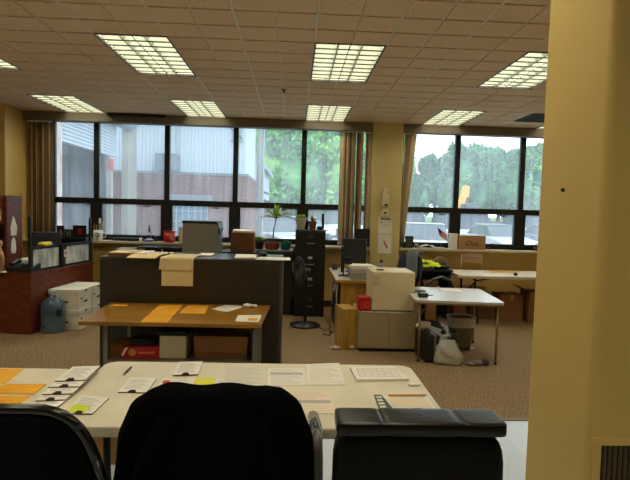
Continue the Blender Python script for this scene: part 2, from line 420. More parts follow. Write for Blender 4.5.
# pilaster fixtures
th = thing('wall_dispenser', 'cream wall dispenser with rounded top hanging on the pilaster', 'dispenser', (1.44, 7.88, 1.75))
obj('dispenser_body', MB().prism([(-.055, -.1), (.055, -.1), (.06, .12), (.04, .2), (-.04, .2), (-.06, .12)], -.06, -.0005, 'y'), fridgem, th, bevel=.008)
obj('nozzle', MB().box(-.02, .04, -.065, -.0605, -.085, -.06).box(.03, .045, -.068, -.0605, .12, .14), blackm, th)
th = thing('wall_holder', 'small cream bracket under the wall dispenser on the pilaster', 'bracket', (1.44, 7.88, 1.55))
obj('bracket_plate', MB().prism([(-.07, -.05), (.07, -.05), (.06, .03), (.03, .07), (-.03, .07), (-.06, .03)], -.05, -.0005, 'y'), fridgem, th, bevel=.006)
obj('bracket_slot', MB().box(-.02, .02, -.056, -.0505, -.01, .015), blackm, th)
th = thing('wall_notice', 'white notice with dark heading taped on the pilaster', 'poster', (1.46, 7.88, 1.22))
obj('sheet', MB().box(-.11, .11, -.003, -.0005, 0, .27), paperm, th)
obj('printed_text', MB().box(-.08, .08, -.004, -.0032, .225, .245).box(-.08, -.05, -.004, -.0032, .17, .185).box(-.08, .07, -.004, -.0032, .15, .153).box(-.08, .06, -.004, -.0032, .12, .123), mat('ink_grey', (90, 90, 96), .7), th)
th = thing('wall_notice', 'white sheet with red diagonal scrawl taped low on the pilaster', 'poster', (1.46, 7.88, .9))
obj('sheet', MB().box(-.11, .11, -.003, -.0005, 0, .305), paperm, th)
obj('red_mark', MB().prism([(-.03, .2), (-.01, .21), (.05, .1), (.03, .08)], -.004, -.0032, 'y'), mat('red_ink', (206, 96, 80), .7), th)
tag(obj('electrical_plate', MB().box(1.12, 1.21, 7.972, 7.999, .72, .86).box(1.13, 1.2, 7.968, 7.972, .74, .84), fridgem, bevel=.002), 'cream electrical plate on wall beside the pilaster', 'outlet')

# ------------------------------------------------------------ small builders
def sheet(name, label, cat, pts, z, m, group=None, th=.0012, parts=()):
    """a paper lying on a surface; pts = four corners (x, y) around its centre"""
    cx = sum(p[0] for p in pts)/len(pts); cy = sum(p[1] for p in pts)/len(pts)
    loc = [(p[0]-cx, p[1]-cy) for p in pts]
    if not parts:
        return tag(obj(name, MB().prism(loc, 0, th), m, loc=(cx, cy, z)), label, cat, group)
    r = thing(name, label, cat, (cx, cy, z), group=group)
    obj('sheet', MB().prism(loc, 0, th), m, r)
    for (pn, u0, u1, v0, v1, pm, hh) in parts:      # sub-rectangles in the sheet's own (u, v)
        def q(u, v):
            a = Vector(loc[0]).lerp(Vector(loc[1]), u); b = Vector(loc[3]).lerp(Vector(loc[2]), u); return tuple(a.lerp(b, v))
        obj(pn, MB().prism([q(u0, v0), q(u1, v0), q(u1, v1), q(u0, v1)], th, th+hh), pm, r)
    return r
ink = mat('faint_ink', (208, 202, 194), .8)
inkd = mat('grey_ink', (182, 178, 176), .8)
pink = mat('pink_ink', (224, 206, 190), .8)

def printed(m_lines=8, m=ink):
    out = []
    for k in range(m_lines):
        v = .12+.76*k/max(1, m_lines-1); out.append(('print', .1, .88-.1*(k % 3), v, v+.035, m, .0004))
    return out
def lines_sheet(name, label, cat, pts, z, m, n=8, im=None, band=None, extra=(), group=None):
    cx = sum(p[0] for p in pts)/4; cy = sum(p[1] for p in pts)/4; loc = [(p[0]-cx, p[1]-cy) for p in pts]
    def q(u, v):
        a = Vector(loc[0]).lerp(Vector(loc[1]), u); b = Vector(loc[3]).lerp(Vector(loc[2]), u); return tuple(a.lerp(b, v))
    r = thing(name, label, cat, (cx, cy, z), group=group)
    obj('sheet', MB().prism(loc, 0, .0012), m, r)
    t = MB()
    for k in range(n):
        v = .1+.8*k/max(1, n-1); t.prism([q(.09, v), q(.9-.12*(k % 3), v), q(.9-.12*(k % 3), v+.03), q(.09, v+.03)], .0012, .0016)
    obj('printed_text', t, im or ink, r)
    if band: obj('grey_band', MB().prism([q(.06, band[0]), q(.95, band[0]), q(.95, band[1]), q(.06, band[1])], .0016, .002), inkd, r)
    for (pn, u0, u1, v0, v1, pm, hh) in extra: obj(pn, MB().prism([q(u0, v0), q(u1, v0), q(u1, v1), q(u0, v1)], .002, .002+hh), pm, r)
    return r
def clipboard(label, pts, z, paper=paperm, sticky_uv=None, group=None, back=None):
    """pts: bl, br, tr, tl; the clip faces the viewer's side (bottom edge)"""
    cx = sum(p[0] for p in pts)/4; cy = sum(p[1] for p in pts)/4; loc = [(p[0]-cx, p[1]-cy) for p in pts]
    def q(u, v):
        a = Vector(loc[0]).lerp(Vector(loc[1]), u); b = Vector(loc[3]).lerp(Vector(loc[2]), u); return tuple(a.lerp(b, v))
    r = thing('clipboard', label, 'clipboard', (cx, cy, z), group=group)
    obj('board', MB().prism(loc, 0, .003), back or mat('hardboard', (104, 76, 50), .6), r)
    obj('paper', MB().prism([q(.0, .02), q(.995, .02), q(1, 1), q(.0, 1)], .003, .0045), paper, r)
    t = MB()
    for k in range(9): t.prism([q(.12, .2+.08*k), q(.85-.1*(k % 3), .2+.08*k), q(.85-.1*(k % 3), .225+.08*k), q(.12, .225+.08*k)], .0045, .0049)
    obj('printed_text', t, inkd, r)
    c = MB().prism([q(.36, -.01), q(.64, -.01), q(.6, .08), q(.4, .08)], .0045, .009); a, b = q(.42, .05), q(.58, .05)
    c.tube([(a[0], a[1], .009), (b[0], b[1], .009)], .0035)
    obj('clip', c, blackm, r)
    if sticky_uv:
        u0, u1, v0, v1 = sticky_uv; obj('sticky_note', MB().prism([q(u0, v0), q(u1, v0), q(u1, v1), q(u0, v1)], .005, .0058), sticky, r)
    return r
def pen(label, a, b, z, m=darkmetal, r_=.0045):
    a = Vector((*a, z+r_)); b = Vector((*b, z+r_)); c = (a+b)/2
    r = thing('pen', label, 'pen', (c.x, c.y, z)); a2 = a-Vector((c.x, c.y, z)); b2 = b-Vector((c.x, c.y, z)); d = (b2-a2)
    obj('barrel', MB().cyl(a2+d*.1, b2, r_, seg=8), m, r); obj('tip', MB().cyl(a2, a2+d*.1, .001, r_, seg=8), steel, r)
    return r
def carton(label, loc, rz, dx, dy, dz, m=card, cat='box', name='cardboard_box', group=None, open_=False, tape=True):
    r = thing(name, label, cat, loc, rz, group)
    if open_:
        t = .008; b = MB().box(-dx/2, dx/2, -dy/2, dy/2, 0, t).box(-dx/2, dx/2, -dy/2, -dy/2+t, t, dz).box(-dx/2, dx/2, dy/2-t, dy/2, t, dz).box(-dx/2, -dx/2+t, -dy/2+t, dy/2-t, t, dz).box(dx/2-t, dx/2, -dy/2+t, dy/2-t, t, dz)
        obj('box_body', b, m, r, bevel=.002)
        for s in (-1, 1):
            obj('flap', MB().grid(1, 1, lambda u, v, s=s: Vector((s*(dx/2+v*.13), (u-.5)*dy, dz+.07*v*(1 if s < 0 else -.6)+.003))), m, r, solid=.004)
        obj('flap', MB().grid(1, 1, lambda u, v: Vector(((u-.5)*dx, -dy/2-v*.05-.003, dz-.12*v))), m, r, solid=.004)
    else:
        obj('box_body', MB().box(-dx/2, dx/2, -dy/2, dy/2, 0, dz), m, r, bevel=.004)
        if tape: obj('tape', MB().box(-.025, .025, -dy/2-.001, dy/2+.001, dz*.8, dz+.0012), mat('tape', (186, 156, 104), .3), r)
    return r

# ------------------------------------------------------------ foreground folding tables
def folding_table(label, x0, x1, y0, y1, h_, group=None, rc=.07, legc=None, th=.042, legx=.25, name='folding_table'):
    cx, cy = (x0+x1)/2, (y0+y1)/2
    r = thing(name, label, 'table', (cx, cy, 0), group=group); a, b = (x1-x0)/2, (y1-y0)/2
    obj('tabletop', MB().prism(rr(-a, a, -b, b, rc), h_-th, h_), tabletop, r, bevel=.006)
    lm = legc or blackm
    for s in (-1, 1):
        for q in (-1, 1):
            lx = s*(a-legx)
            obj('leg', MB().tube([(lx, q*(b-.09), h_-th), (lx, q*(b-.09), h_-.2), (lx-s*.03, q*(b-.07), .25), (lx-s*.05, q*(b-.06), 0)], .0145), lm, r, smooth=True)
        obj('crossbar', MB().tube([(s*(a-legx)+s*.02*-1, -(b-.08), .42), (s*(a-legx)-s*.02, b-.08, .42)], .011).tube([(s*(a-legx), -(b-.09), h_-th-.012), (s*(a-legx), b-.09, h_-th-.012)], .011), lm, r, smooth=True)
        obj('brace', MB().tube([(s*(a-legx)+s*.02, 0, .42), (s*(a-legx)-s*.12, 0, .58), (s*.14, 0, h_-th-.008)], .011).tube([(s*(a-legx), -.12, .66), (s*(a-legx)-s*.12, -.02, .58)], .007).tube([(s*(a-legx), .12, .66), (s*(a-legx)-s*.12, .02, .58)], .007), lm, r, smooth=True)
    return r
folding_table('cream plastic folding table in the foreground, papers and calendar on it', -.95, .635, 1.80, 2.585, .74, legx=.25)
folding_table('cream plastic folding table at the lower left, orange sheets on it', -2.62, -1.045, 1.68, 2.455, .74)
TZ = .7405
lines_sheet('orange_form', 'orange form at the far left edge of the left table', 'paper', [(-1.60, 2.235), (-1.275, 2.235), (-1.30, 2.435), (-1.60, 2.43)], TZ, orange, 5, mat('orange_ink', (226, 156, 34), .8))
lines_sheet('orange_form', 'orange form lying nearest the right edge of the left table, upper of two', 'paper', [(-1.29, 2.10), (-1.085, 2.105), (-1.09, 2.225), (-1.27, 2.225)], TZ+.0016, orange, 5, MATS['orange_ink'])
lines_sheet('orange_form', 'orange form half hidden behind the left chair, lower of two', 'paper', [(-1.31, 1.88), (-1.09, 1.885), (-1.085, 2.085), (-1.29, 2.085)], TZ, orange, 6, MATS['orange_ink'])
cl = [((-1.045, 2.205), (-.92, 2.222), (-.93, 2.425), (-1.055, 2.405)), ((-1.043, 2.14), (-.915, 2.152), (-.925, 2.35), (-1.05, 2.34)),
      ((-1.035, 2.07), (-.915, 2.082), (-.92, 2.28), (-1.045, 2.27)), ((-1.033, 2.013), (-.92, 2.027), (-.92, 2.22), (-1.04, 2.21)), ((-1.036, 1.955), (-.92, 1.965), (-.915, 2.16), (-1.04, 2.15))]
nm = ['furthest from the left chair', 'second from the far end of the row', 'middle one of the row', 'second from the near end of the row', 'nearest the chair in the row']
for k, p in enumerate(cl):
    clipboard('clipboard of white cards between the front tables, ' + nm[k], p, TZ+.0205-.0048*k, group='clipboards overlapped across the two tables')
clipboard('small clipboard with green sticky note near the table front edge', ((-.865, 1.905), (-.762, 1.903), (-.757, 2.068), (-.885, 2.10)), TZ, sticky_uv=(.05, .68, .06, .42))
clipboard('small clipboard of printed cards left of the jacket covered chair', ((-.744, 2.134), (-.623, 2.132), (-.627, 2.318), (-.756, 2.327)), TZ)
clipboard('small clipboard overhanging the far edge of the table', ((-.563, 2.352), (-.445, 2.37), (-.46, 2.575), (-.58, 2.56)), TZ+.003)
pen('grey pen lying alone near the far left of the front table', (-.797, 2.354), (-.799, 2.475), TZ)
lines_sheet('printed_form', 'sheet with a yellow square note and a red flag just behind the jacket covered chair', 'paper', [(-.60, 2.20), (-.335, 2.21), (-.335, 2.34), (-.60, 2.335)], TZ, paperm, 5, extra=[('yellow_note', .58, .93, .15, .95, stickyy, .0008), ('red_flag', .04, .16, .4, .7, mat('red_flag', (226, 80, 60), .7), .0006)])
pen('dark blue pen tip showing beside the yellow note', (-.325, 2.20), (-.315, 2.26), TZ)
lines_sheet('printed_map', 'large faint white drawing sheet covering the middle of the front table', 'paper', [(-.31, 2.16), (-.12, 2.16), (-.115, 2.52), (-.36, 2.52)], TZ, mat('tracing', (222, 216, 200), .7), 14)
lines_sheet('printed_form', 'cream sheet with a grey band, left of the pair on the far edge', 'paper', [(-.105, 2.25), (.074, 2.256), (.069, 2.50), (-.115, 2.495)], TZ+.0005, paperm, 9, band=(.6, .72))
lines_sheet('printed_form', 'cream sheet poking over the far table edge, right of the pair', 'paper', [(.08, 2.26), (.262, 2.266), (.258, 2.60), (.08, 2.57)], TZ+.0005, paperm, 10, pink)
lines_sheet('printed_form', 'cream sheet with pink edge and grey band between the two near chairs', 'paper', [(-.02, 1.93), (.19, 1.934), (.18, 2.176), (-.02, 2.171)], TZ+.0005, mat('peach_paper', (232, 216, 196), .8), 8, pink, band=(.45, .58))
r = thing('desk_calendar', 'white tear-off pad with a printed grid at the table far right', 'calendar', (.435, 2.415, TZ))
obj('pad', MB().prism([(-.118, -.105), (.14, -.083), (.105, .11), (-.129, .085)], 0, .013), paperm, r, bevel=.001)
t = MB()
for k in range(5): t.box(-.10+.01*k*0, .11, -.06+.03*k, -.053+.03*k, .0131, .0135)
for k in range(7): t.box(-.1+.033*k, -.096+.033*k, -.06, .07, .0131, .0135)
obj('calendar_grid', t, mat('lilac_ink', (212, 200, 198), .8), r)
tag(obj('white_eraser', MB().sell((0, 0, .006), (.03, .014, .006), .5, nu=12, nv=6), paperm, loc=(.585, 2.27, TZ), smooth=True), 'small white piece beside the calendar at the table edge', 'eraser')
r = thing('magazine', 'green and white magazine at the right front of the table', 'magazine', (.49, 2.045, TZ))
obj('pages', MB().prism([(-.125, -.10), (.118, -.075), (.115, .075), (-.12, .088)], 0, .006), paperm, r)
obj('cover_strip', MB().prism([(-.124, -.099), (-.06, -.093), (-.085, .086), (-.119, .087)], .006, .0065), mat('magazine_dark', (52, 70, 40), .4), r)
t = MB()
for k in range(4): t.prism([(-.118+.002*k, -.06+.035*k), (-.088, -.055+.035*k), (-.092, -.035+.035*k), (-.116, -.04+.035*k)], .0066, .0072)
obj('cover_picture', t, paperm, r)
obj('green_band', MB().prism([(-.10, -.096), (.06, -.08), (.055, -.055), (-.07, -.075)], .0066, .0072), mat('magazine_green', (60, 150, 60), .4), r)
obj('cover_flap', MB().prism([(-.06, -.05), (.105, -.045), (.1, .04), (-.07, .045)], .0066, .0074), mat('cover_cream', (226, 206, 170), .35), r)
pen('black and yellow pen lying across the magazine', (.605, 2.118), (.43, 2.108), TZ+.0085, mat('pen_yellow', (214, 150, 40), .4))

# ------------------------------------------------------------ foreground chairs (backs to the camera)
def swivel_base(r, x=0, y=0, h0=.42, rad=.29):
    obj('gas_lift', MB().cyl((x, y, .1), (x, y, h0), .03), darkmetal, r)
    for k in range(5):
        a = R(72*k+20); dx, dy = math.cos(a), math.sin(a)
        leg = obj('base_leg', MB().tube([(x+.03*dx, y+.03*dy, .12), (x+rad*.6*dx, y+rad*.6*dy, .1), (x+rad*dx, y+rad*dy, .075)], [.028, .022, .017]), blackm, r, smooth=True)
        obj('caster', MB().cyl((x+rad*dx-dy*.022, y+rad*dy+dx*.022, .03), (x+rad*dx+dy*.022, y+rad*dy-dx*.022, .03), .03, seg=14).cyl((x+rad*dx, y+rad*dy, .03), (x+rad*dx, y+rad*dy, .07), .008), blackm, leg)
def armrest(r, x, y0=.16, y1=.46, z=.69):
    obj('armrest', MB().tube([(x, y0+.05, .47), (x, y0-.01, .55), (x, y0, z-.03), (x, (y0+y1)/2, z), (x, y1, z-.02), (x, y1+.02, .6), (x, y1-.1, .47)], [.014, .016, .02, .026, .022, .016, .014]), blackg, r, smooth=True)

# task chair at the left: hard shell back with a shiny rim
r = thing('office_chair', 'black shell-backed office chair at the lower left, shiny rim', 'chair', (-.69, 1.25, 0))
def out(n=40):
    pts = []
    for k in range(n):
        a = 2*math.pi*k/n; c, s = math.cos(a), math.sin(a)
        e = .5; x = math.copysign(abs(c)**e, c); z = math.copysign(abs(s)**e, s)
        zz = z*.235; w_ = .225-.055*max(0, z)
        pts.append((x*w_, zz))
    return pts
o_ = out()
obj('backrest', MB().sell((0, -.045, .81), (.21, .022, .225), .42, fn=lambda p: Vector((p.x*(1-.24*max(0, p.z)/.225), p.y+.10*(p.x/.2)**2*.35, p.z))), mat('shell_black', (3, 3, 4), .8, spec=.1), r, smooth=True)
obj('back_rim', MB().tube([(x*1.0, -.045+.035*(x/.2)**2, .815+z) for x, z in o_+[o_[0], o_[1]]], .014), blackg, r, smooth=True)
obj('rim_knob', MB().cyl((.158, -.03, .995), (.176, -.033, 1.003), .007, seg=10), blackm, r)
obj('back_support', MB().tube([(0, -.07, .75), (0, -.08, .6), (0, .02, .44), (0, .2, .42)], .022), blackm, r, smooth=True)
obj('seat', MB().sell((0, .2, .46), (.24, .23, .04), .5), fabric, r, smooth=True)
swivel_base(r, 0, .2)

# centre chair under a black jacket
r = thing('office_chair', 'black office chair hidden under a black jacket', 'chair', (-.185, 1.40, 0))
obj('backrest', MB().sell((0, -.01, .79), (.085, .03, .225), .6, fn=lambda p: Vector((p.x*(1.5-.9*p.z/.22*.5), p.y, p.z))), fabric, r, smooth=True)
obj('back_support', MB().tube([(0, -.02, .62), (0, 0, .5), (0, .1, .42), (0, .25, .42)], .022), blackm, r, smooth=True)
obj('seat', MB().sell((0, .25, .46), (.25, .24, .045), .5), leather, r, smooth=True)
armrest(r, .275, .12, .42, .80); armrest(r, -.24, .14, .42, .68)
swivel_base(r, 0, .25)
hs = MB().sell((.268, .05, .77), (.022, .07, .12), .7, nu=14, nv=10)
obj('side_panel', hs, mat('grey_gloss', (92, 88, 84), .25), r, smooth=True)
def jacket(u, v):
    # u around the section, v from the top ridge (0) to the hem (1); a shell draped over the back
    prof = [(0, .14), (.025, .182), (.1, .235), (.28, .27), (.6, .283), (1, .29)]
    for (a0, w0), (a1, w1) in zip(prof, prof[1:]):
        if v <= a1: half = w0+(w1-w0)*(v-a0)/(a1-a0); break
    z = 1.052-.50*v
    th = .003+.048*min(1, v/.07)**.6+.03*v
    a = 2*math.pi*u; c, s = math.cos(a), math.sin(a)
    x = half*math.copysign(abs(c)**.75, c)+.004; y = th*math.copysign(abs(s)**.8, s)
    k = min(1, v*2.5)
    fold = .012*math.sin(9*a+3*v)+.008*math.sin(17*a+8*v+1)+.02*noise.noise(Vector((x*9, y*9, z*7)))
    return Vector((x*(1+fold*k), y*(1+fold*k*9), z+.004*math.sin(x*40)*(1-v)))
jb = MB().grid(96, 34, jacket)
bmesh.ops.remove_doubles(jb.b, verts=jb.b.verts[:], dist=1e-4)
jk = thing('jacket', 'black jacket draped over the middle office chair back', 'jacket', (-.211, 1.385, 0))
obj('jacket_body', jb, fabric, jk, smooth=True, solid=.004)
for s in (-1, 1):
    obj('sleeve', MB().tube([(s*.12, -.05, .98), (s*.17, -.058, .86), (s*.2, -.066, .7), (s*.2, -.065, .56)], [.02, .03, .03, .028], 12), fabric, jk, smooth=True)
0 and obj('collar', MB().tube([(-.11, -.03, 1.036), (-.04, -.042, 1.04), (.04, -.042, 1.04), (.11, -.03, 1.036)], .010), fabric, jk, smooth=True)

# executive leather chair on the right
r = thing('office_chair', 'black leather executive office chair with rolled headrest, right of the jacket', 'chair', (.352, 1.32, 0))
def wid(p): 
    return Vector((p.x*(1-.10*max(0, -p.z)/.25), p.y, p.z))
obj('backrest', MB().sell((0, -.01, .712), (.232, .05, .262), .28, fn=wid), leather, r, smooth=True)
hr = MB()
for (cx, hw) in ((-.165, .062), (0, .104), (.163, .060)):
    hr.sell((cx, -.022, .987), (hw+.0008, .055, .019), .24, nu=28, nv=14)
hr.sell((0, -.022, .987), (.221, .0525, .0172), .2, nu=28, nv=12)
obj('headrest', hr, mat('leather_sheen', (7, 7, 6), .28, bump=.08, bscale=50, spec=.45), r, smooth=True)
obj('back_seam', MB().tube([(-.215, -.058, .972), (0, -.062, .972), (.215, -.058, .972)], .003), leather, r, smooth=True)
obj('seat', MB().sell((0, .26, .46), (.26, .25, .06), .4), leather, r, smooth=True)
armrest(r, .30, .14, .5, .66); armrest(r, -.30, .14, .5, .66)
obj('back_support', MB().tube([(0, .0, .5), (0, .1, .42), (0, .26, .4)], .03), blackm, r, smooth=True)
swivel_base(r, 0, .26)
carton('tan cardboard box on the tile floor beneath the front table left end', (-1.02, 3.08, 0), .1, .32, .3, .24, card)

# ------------------------------------------------------------ brown counter (cubicle panel) and the oak table before it
r = thing('office_counter', 'tall dark brown counter with papers along its top behind the oak table', 'counter', (-.845, 4.42, 0))
obj('front_panel', MB().box(-.755, .735, -.27, -.235, .02, 1.105), brownp, r, bevel=.003)
obj('side_panel', MB().box(-.755, -.725, -.234, .25, .02, 1.105), brownp, r)
obj('side_panel', MB().box(.71, .735, -.234, .25, .02, 1.105), brownp, r)
obj('edge_trim', MB().box(.7355, .757, -.27, .25, .0, 1.11), mat('trim_grey', (74, 66, 56), .4), r, bevel=.002)
obj('countertop', MB().box(-.76, .757, -.275, .27, 1.1055, 1.128), topgl, r, bevel=.003)
obj('shelf', MB().box(-.724, .709, -.234, .25, .7, .72), brownp, r)
CZ = 1.1285
def local_stack(label, name, cat, x0, x1, y0, y1, z, n, m, rnd, rz=0, top=None):
    r = thing(name, label, cat, ((x0+x1)/2, (y0+y1)/2, z), rz); a, b = (x1-x0)/2, (y1-y0)/2
    hh = .005
    for k in range(n):
        o = obj('sheet', MB().box(-a+rnd.uniform(-.01, .01), a+rnd.uniform(-.012, .012), -b+rnd.uniform(-.008, .008), b+rnd.uniform(-.008, .008), k*hh+.0002, (k+1)*hh), (top if (top and k == n-1) else m), r)
    return r
rn = random.Random(4)
local_stack('stack of brown folders with a manila folder on top, at the counter left end', 'folder_stack', 'folders', -1.55, -1.36, 4.2, 4.5, CZ, 6, cardd, rn, top=manila)
local_stack('white paper pile beside the brown folder stack on the counter', 'paper_stack', 'papers', -1.355, -1.25, 4.25, 4.52, CZ, 5, paperm, rn)
r = thing('clipped_papers', 'white sheets with black binder clips on the counter top', 'papers', (-1.18, 4.52, CZ))
obj('sheet', MB().box(-.075, .075, -.08, .08, 0, .008), paperm, r)
for k in range(4): obj('binder_clip', MB().prism([(-.012, .008), (.012, .008), (0, .024)], -.07+.03*k, -.05+.03*k, 'y').box(-.01, .01, -.07+.03*k, -.05+.03*k, .008, .01), blackm, r) if False else obj('binder_clip', MB().prism([(-.06+.04*k, .0085), (-.036+.04*k, .0085), (-.048+.04*k, .024)], -.082, -.06, 'y'), blackm, r)
def drape(label, x0, x1, yb, yf, drop, m, name='manila_folder', skew=0, z=CZ, rise=.004):
    """folder lying on the counter and hanging over its front edge"""
    r = thing(name, label, 'folder', ((x0+x1)/2, 4.145, z)); hw = (x1-x0)/2
    L1 = yb-4.14; L = L1+drop
    def f(u, v):
        s = v*L; x = (u-.5)*2*hw
        if s < L1: return Vector((x+skew*(1-v), yb-4.145-s, rise+.003*math.sin(3*u)))
        d = s-L1; return Vector((x*(1-.02*v)+skew*(1-v), -.012-.004*math.sin(min(1, d/.02)*1.57)-yf*d, rise-.004-d*.98))
    obj('folder_leaf', MB().grid(6, 24, f), m, r, solid=.0015)
    return r
r = thing('manila_folder', 'manila folder lying tilted over the counter front edge', 'folder', (-1.25, 4.26, CZ))
obj('folder_leaf', MB().grid(4, 4, lambda u, v: Vector(((u-.5)*.235+.03*(1-v), .16-v*.33, .018-.052*max(0, (v-.62))))), manila, r, solid=.003)
drape('cream sheet hanging far down the counter front from beneath the manila flap', -1.09, -.826, 4.3, .0, .235, mat('buff_paper', (226, 208, 162), .85), 'buff_folder', rise=.003)
r = drape('manila flap folded over the counter edge on top of the cream sheet', -1.11, -.845, 4.42, .12, .10, manila, rise=.0065, skew=.03)
r = thing('notebook', 'open white notebook with ring binding on the counter top', 'notebook', (-.78, 4.45, CZ))
obj('pages', MB().box(-.06, .06, -.12, .1, 0, .012), paperm, r, bevel=.002)
obj('rings', MB().tube([(-.03+.008*k*(1 if k < 8 else 1), -.125+.0*k, .012+.012*math.sin(k*1.2)) for k in range(8)], .0025), steel, r)
local_stack('loose white paper curling on the counter right of centre', 'loose_paper', 'papers', -.5, -.33, 4.2, 4.5, CZ, 3, paperm, rn, rz=.1)
tag(obj('stapler', MB().sell((0, 0, .02), (.022, .07, .018), .5, nu=14, nv=8).box(-.018, .018, -.07, .07, 0, .006), blackm, loc=(-.28, 4.5, CZ), rz=.5, smooth=True), 'small black stapler among the papers on the counter', 'stapler')
lines_sheet('white_sheet', 'wide white sheet overhanging the counter right end', 'paper', [(-.33, 4.16), (-.02, 4.16), (-.03, 4.4), (-.30, 4.42)], CZ+.001, paperm, 4)

# oak table
r = thing('work_table', 'oak topped work table with grey metal legs and lower shelf', 'table', (-.84, 3.77, 0))
obj('tabletop', MB().prism([(-.625, -.345), (.625, -.345), (.655, .365), (-.66, .365)], .722, .75), oakm, r, bevel=.003)
legm = mat('leg_grey', (130, 120, 104), .4, metal=.4)
for (sx, sy) in ((-1, -1), (1, -1), (-1, 1), (1, 1)):
    obj('leg', MB().box(.055+sx*.525-.016, .055+sx*.525+.016, sy*.25-.016, sy*.25+.016, 0, .70), legm, r, bevel=.003)
obj('apron', MB().box(-.52, .60, -.24, .24, .7005, .7215), legm, r)
obj('shelf', MB().box(-.453, .563, -.27, .27, .435, .455), legm, r, bevel=.002)
OZ = .7505; SZ = .4555
def P2(*p): return [tuple(q) for q in p]
oi = mat('amber_ink', (214, 150, 26), .8)
for k in range(3):
    y0 = 3.435+.212*k; sh_ = -.012*k
    lines_sheet('amber_form', ['amber form at the oak table front edge, nearest of three in a column', 'amber form in the middle of the column of three on the oak table', 'amber form furthest back in the column of three on the oak table'][k], 'paper', [(-1.045+sh_, y0), (-.86+sh_, y0), (-.875+sh_, y0+.205), (-1.06+sh_, y0+.205)], OZ, orange, 5, oi, group='amber forms laid in a column')
lines_sheet('amber_form', 'wide amber form right of the column on the oak table', 'paper', [(-.852, 3.74), (-.66, 3.735), (-.68, 4.05), (-.852, 4.06)], OZ, orange, 7, oi)
lines_sheet('amber_form', 'amber slip at the far left back corner of the oak table', 'paper', [(-1.45, 3.96), (-1.32, 3.97), (-1.325, 4.05), (-1.44, 4.05)], OZ, orange, 3, oi)
lines_sheet('white_sheet', 'white sheet turned askew on the oak table back right', 'paper', [(-.64, 3.92), (-.50, 3.82), (-.385, 4.05), (-.545, 4.11)], OZ, paperm, 6)
lines_sheet('white_sheet', 'white sheet with an orange stamp at the oak table right front', 'paper', [(-.404, 3.508), (-.235, 3.495), (-.227, 3.728), (-.406, 3.713)], OZ, paperm, 5, extra=[('orange_stamp', .5, .9, .15, .5, orange, .0008)])
tag(obj('crumpled_tissue', MB().sell((0, 0, .018), (.035, .02, .018), .9, fn=lambda p: p*(1+.35*noise.noise(p*60))).sell((.05, .01, .014), (.025, .02, .014), .9, fn=lambda p: p*(1+.35*noise.noise(p*70+Vector((3, 1, 2))))), paperm, loc=(-.36, 4.0, OZ), smooth=True), 'crumpled white tissue at the oak table back right', 'tissue')
# on the lower shelf
carton('small brown carton at the left end of the oak table shelf', (-1.25, 3.70, SZ), .1, .13, .2, .09, cardd, tape=False)
r = thing('toy_box', 'red lidded box with gold emblem on the oak table shelf', 'box', (-1.09, 3.66, SZ), .06)
obj('box_body', MB().box(-.135, .135, -.1, .1, 0, .085), redm, r, bevel=.006)
obj('gold_emblem', MB().cyl((-.055, -.101, .045), (-.055, -.1035, .045), .026, seg=18), mat('gold', (204, 150, 60), .4), r)
obj('white_stripe', MB().prism([(-.133, .02), (-.12, .02), (-.085, .08), (-.105, .08)], -.1028, -.1004, 'y'), paperm, r)
obj('printed_word', MB().box(-.015, .1, -.1028, -.1004, .035, .05), mat('box_print', (220, 120, 80), .5), r)
tag(obj('black_tray', MB().prism(rr(-.10, .10, -.08, .08, .03), .0, .03).prism(rr(-.085, .085, -.065, .065, .03), .03, .045), blackm, loc=(-1.08, 3.67, SZ+.086), rz=.1, bevel=.003), 'black plastic tray lying on top of the red box', 'tray')
r = thing('storage_bin', 'off-white square carton with dark lid on the oak table shelf', 'box', (-.855, 3.68, SZ))
obj('box_body', MB().box(-.095, .095, -.11, .11, 0, .165), fridgem, r, bevel=.003); obj('box_lid', MB().box(-.1, .1, -.115, .115, .1655, .2), blackm, r, bevel=.004)
r = thing('cardboard_box', 'wide brown cardboard box with front flap down on the oak table shelf', 'box', (-.51, 3.72, SZ))
obj('box_body', MB().box(-.19, .19, -.14, .14, 0, .16), cardd, r, bevel=.003)
obj('flap', MB().grid(2, 2, lambda u, v: Vector(((u-.5)*(.4-.03*v), -.145-.02*v, .165-.11*v))), cardd, r, solid=.004)
tag(obj('black_binder', MB().box(-.012, .012, -.12, .12, 0, .2).box(-.0095, .0095, -.118, .121, .003, .197), blackm, loc=(-.29, 3.68, SZ), bevel=.002), 'black binder leaning at the right end of the oak table shelf', 'binder')

# ------------------------------------------------------------ left: reception desk
r = thing('reception_desk', 'cherry wood L-shaped reception desk at the left', 'desk', (-3.07, 5.9, 0), R(-7.5))
obj('front_panel', MB().box(-1.5, 0, 0, .03, 0, .7), cherry, r, bevel=.003)
obj('side_panel', MB().box(-.03, 0, .031, 1.36, 0, .7), cherry, r, bevel=.003)
obj('desktop', MB().box(-1.5, .01, -.01, .45, .7005, .735).box(-.62, .01, .45, 1.37, .7005, .735), cherry, r, bevel=.003)
obj('side_panel', MB().box(-.62, -.59, .46, 1.36, 0, .7), cherry, r)
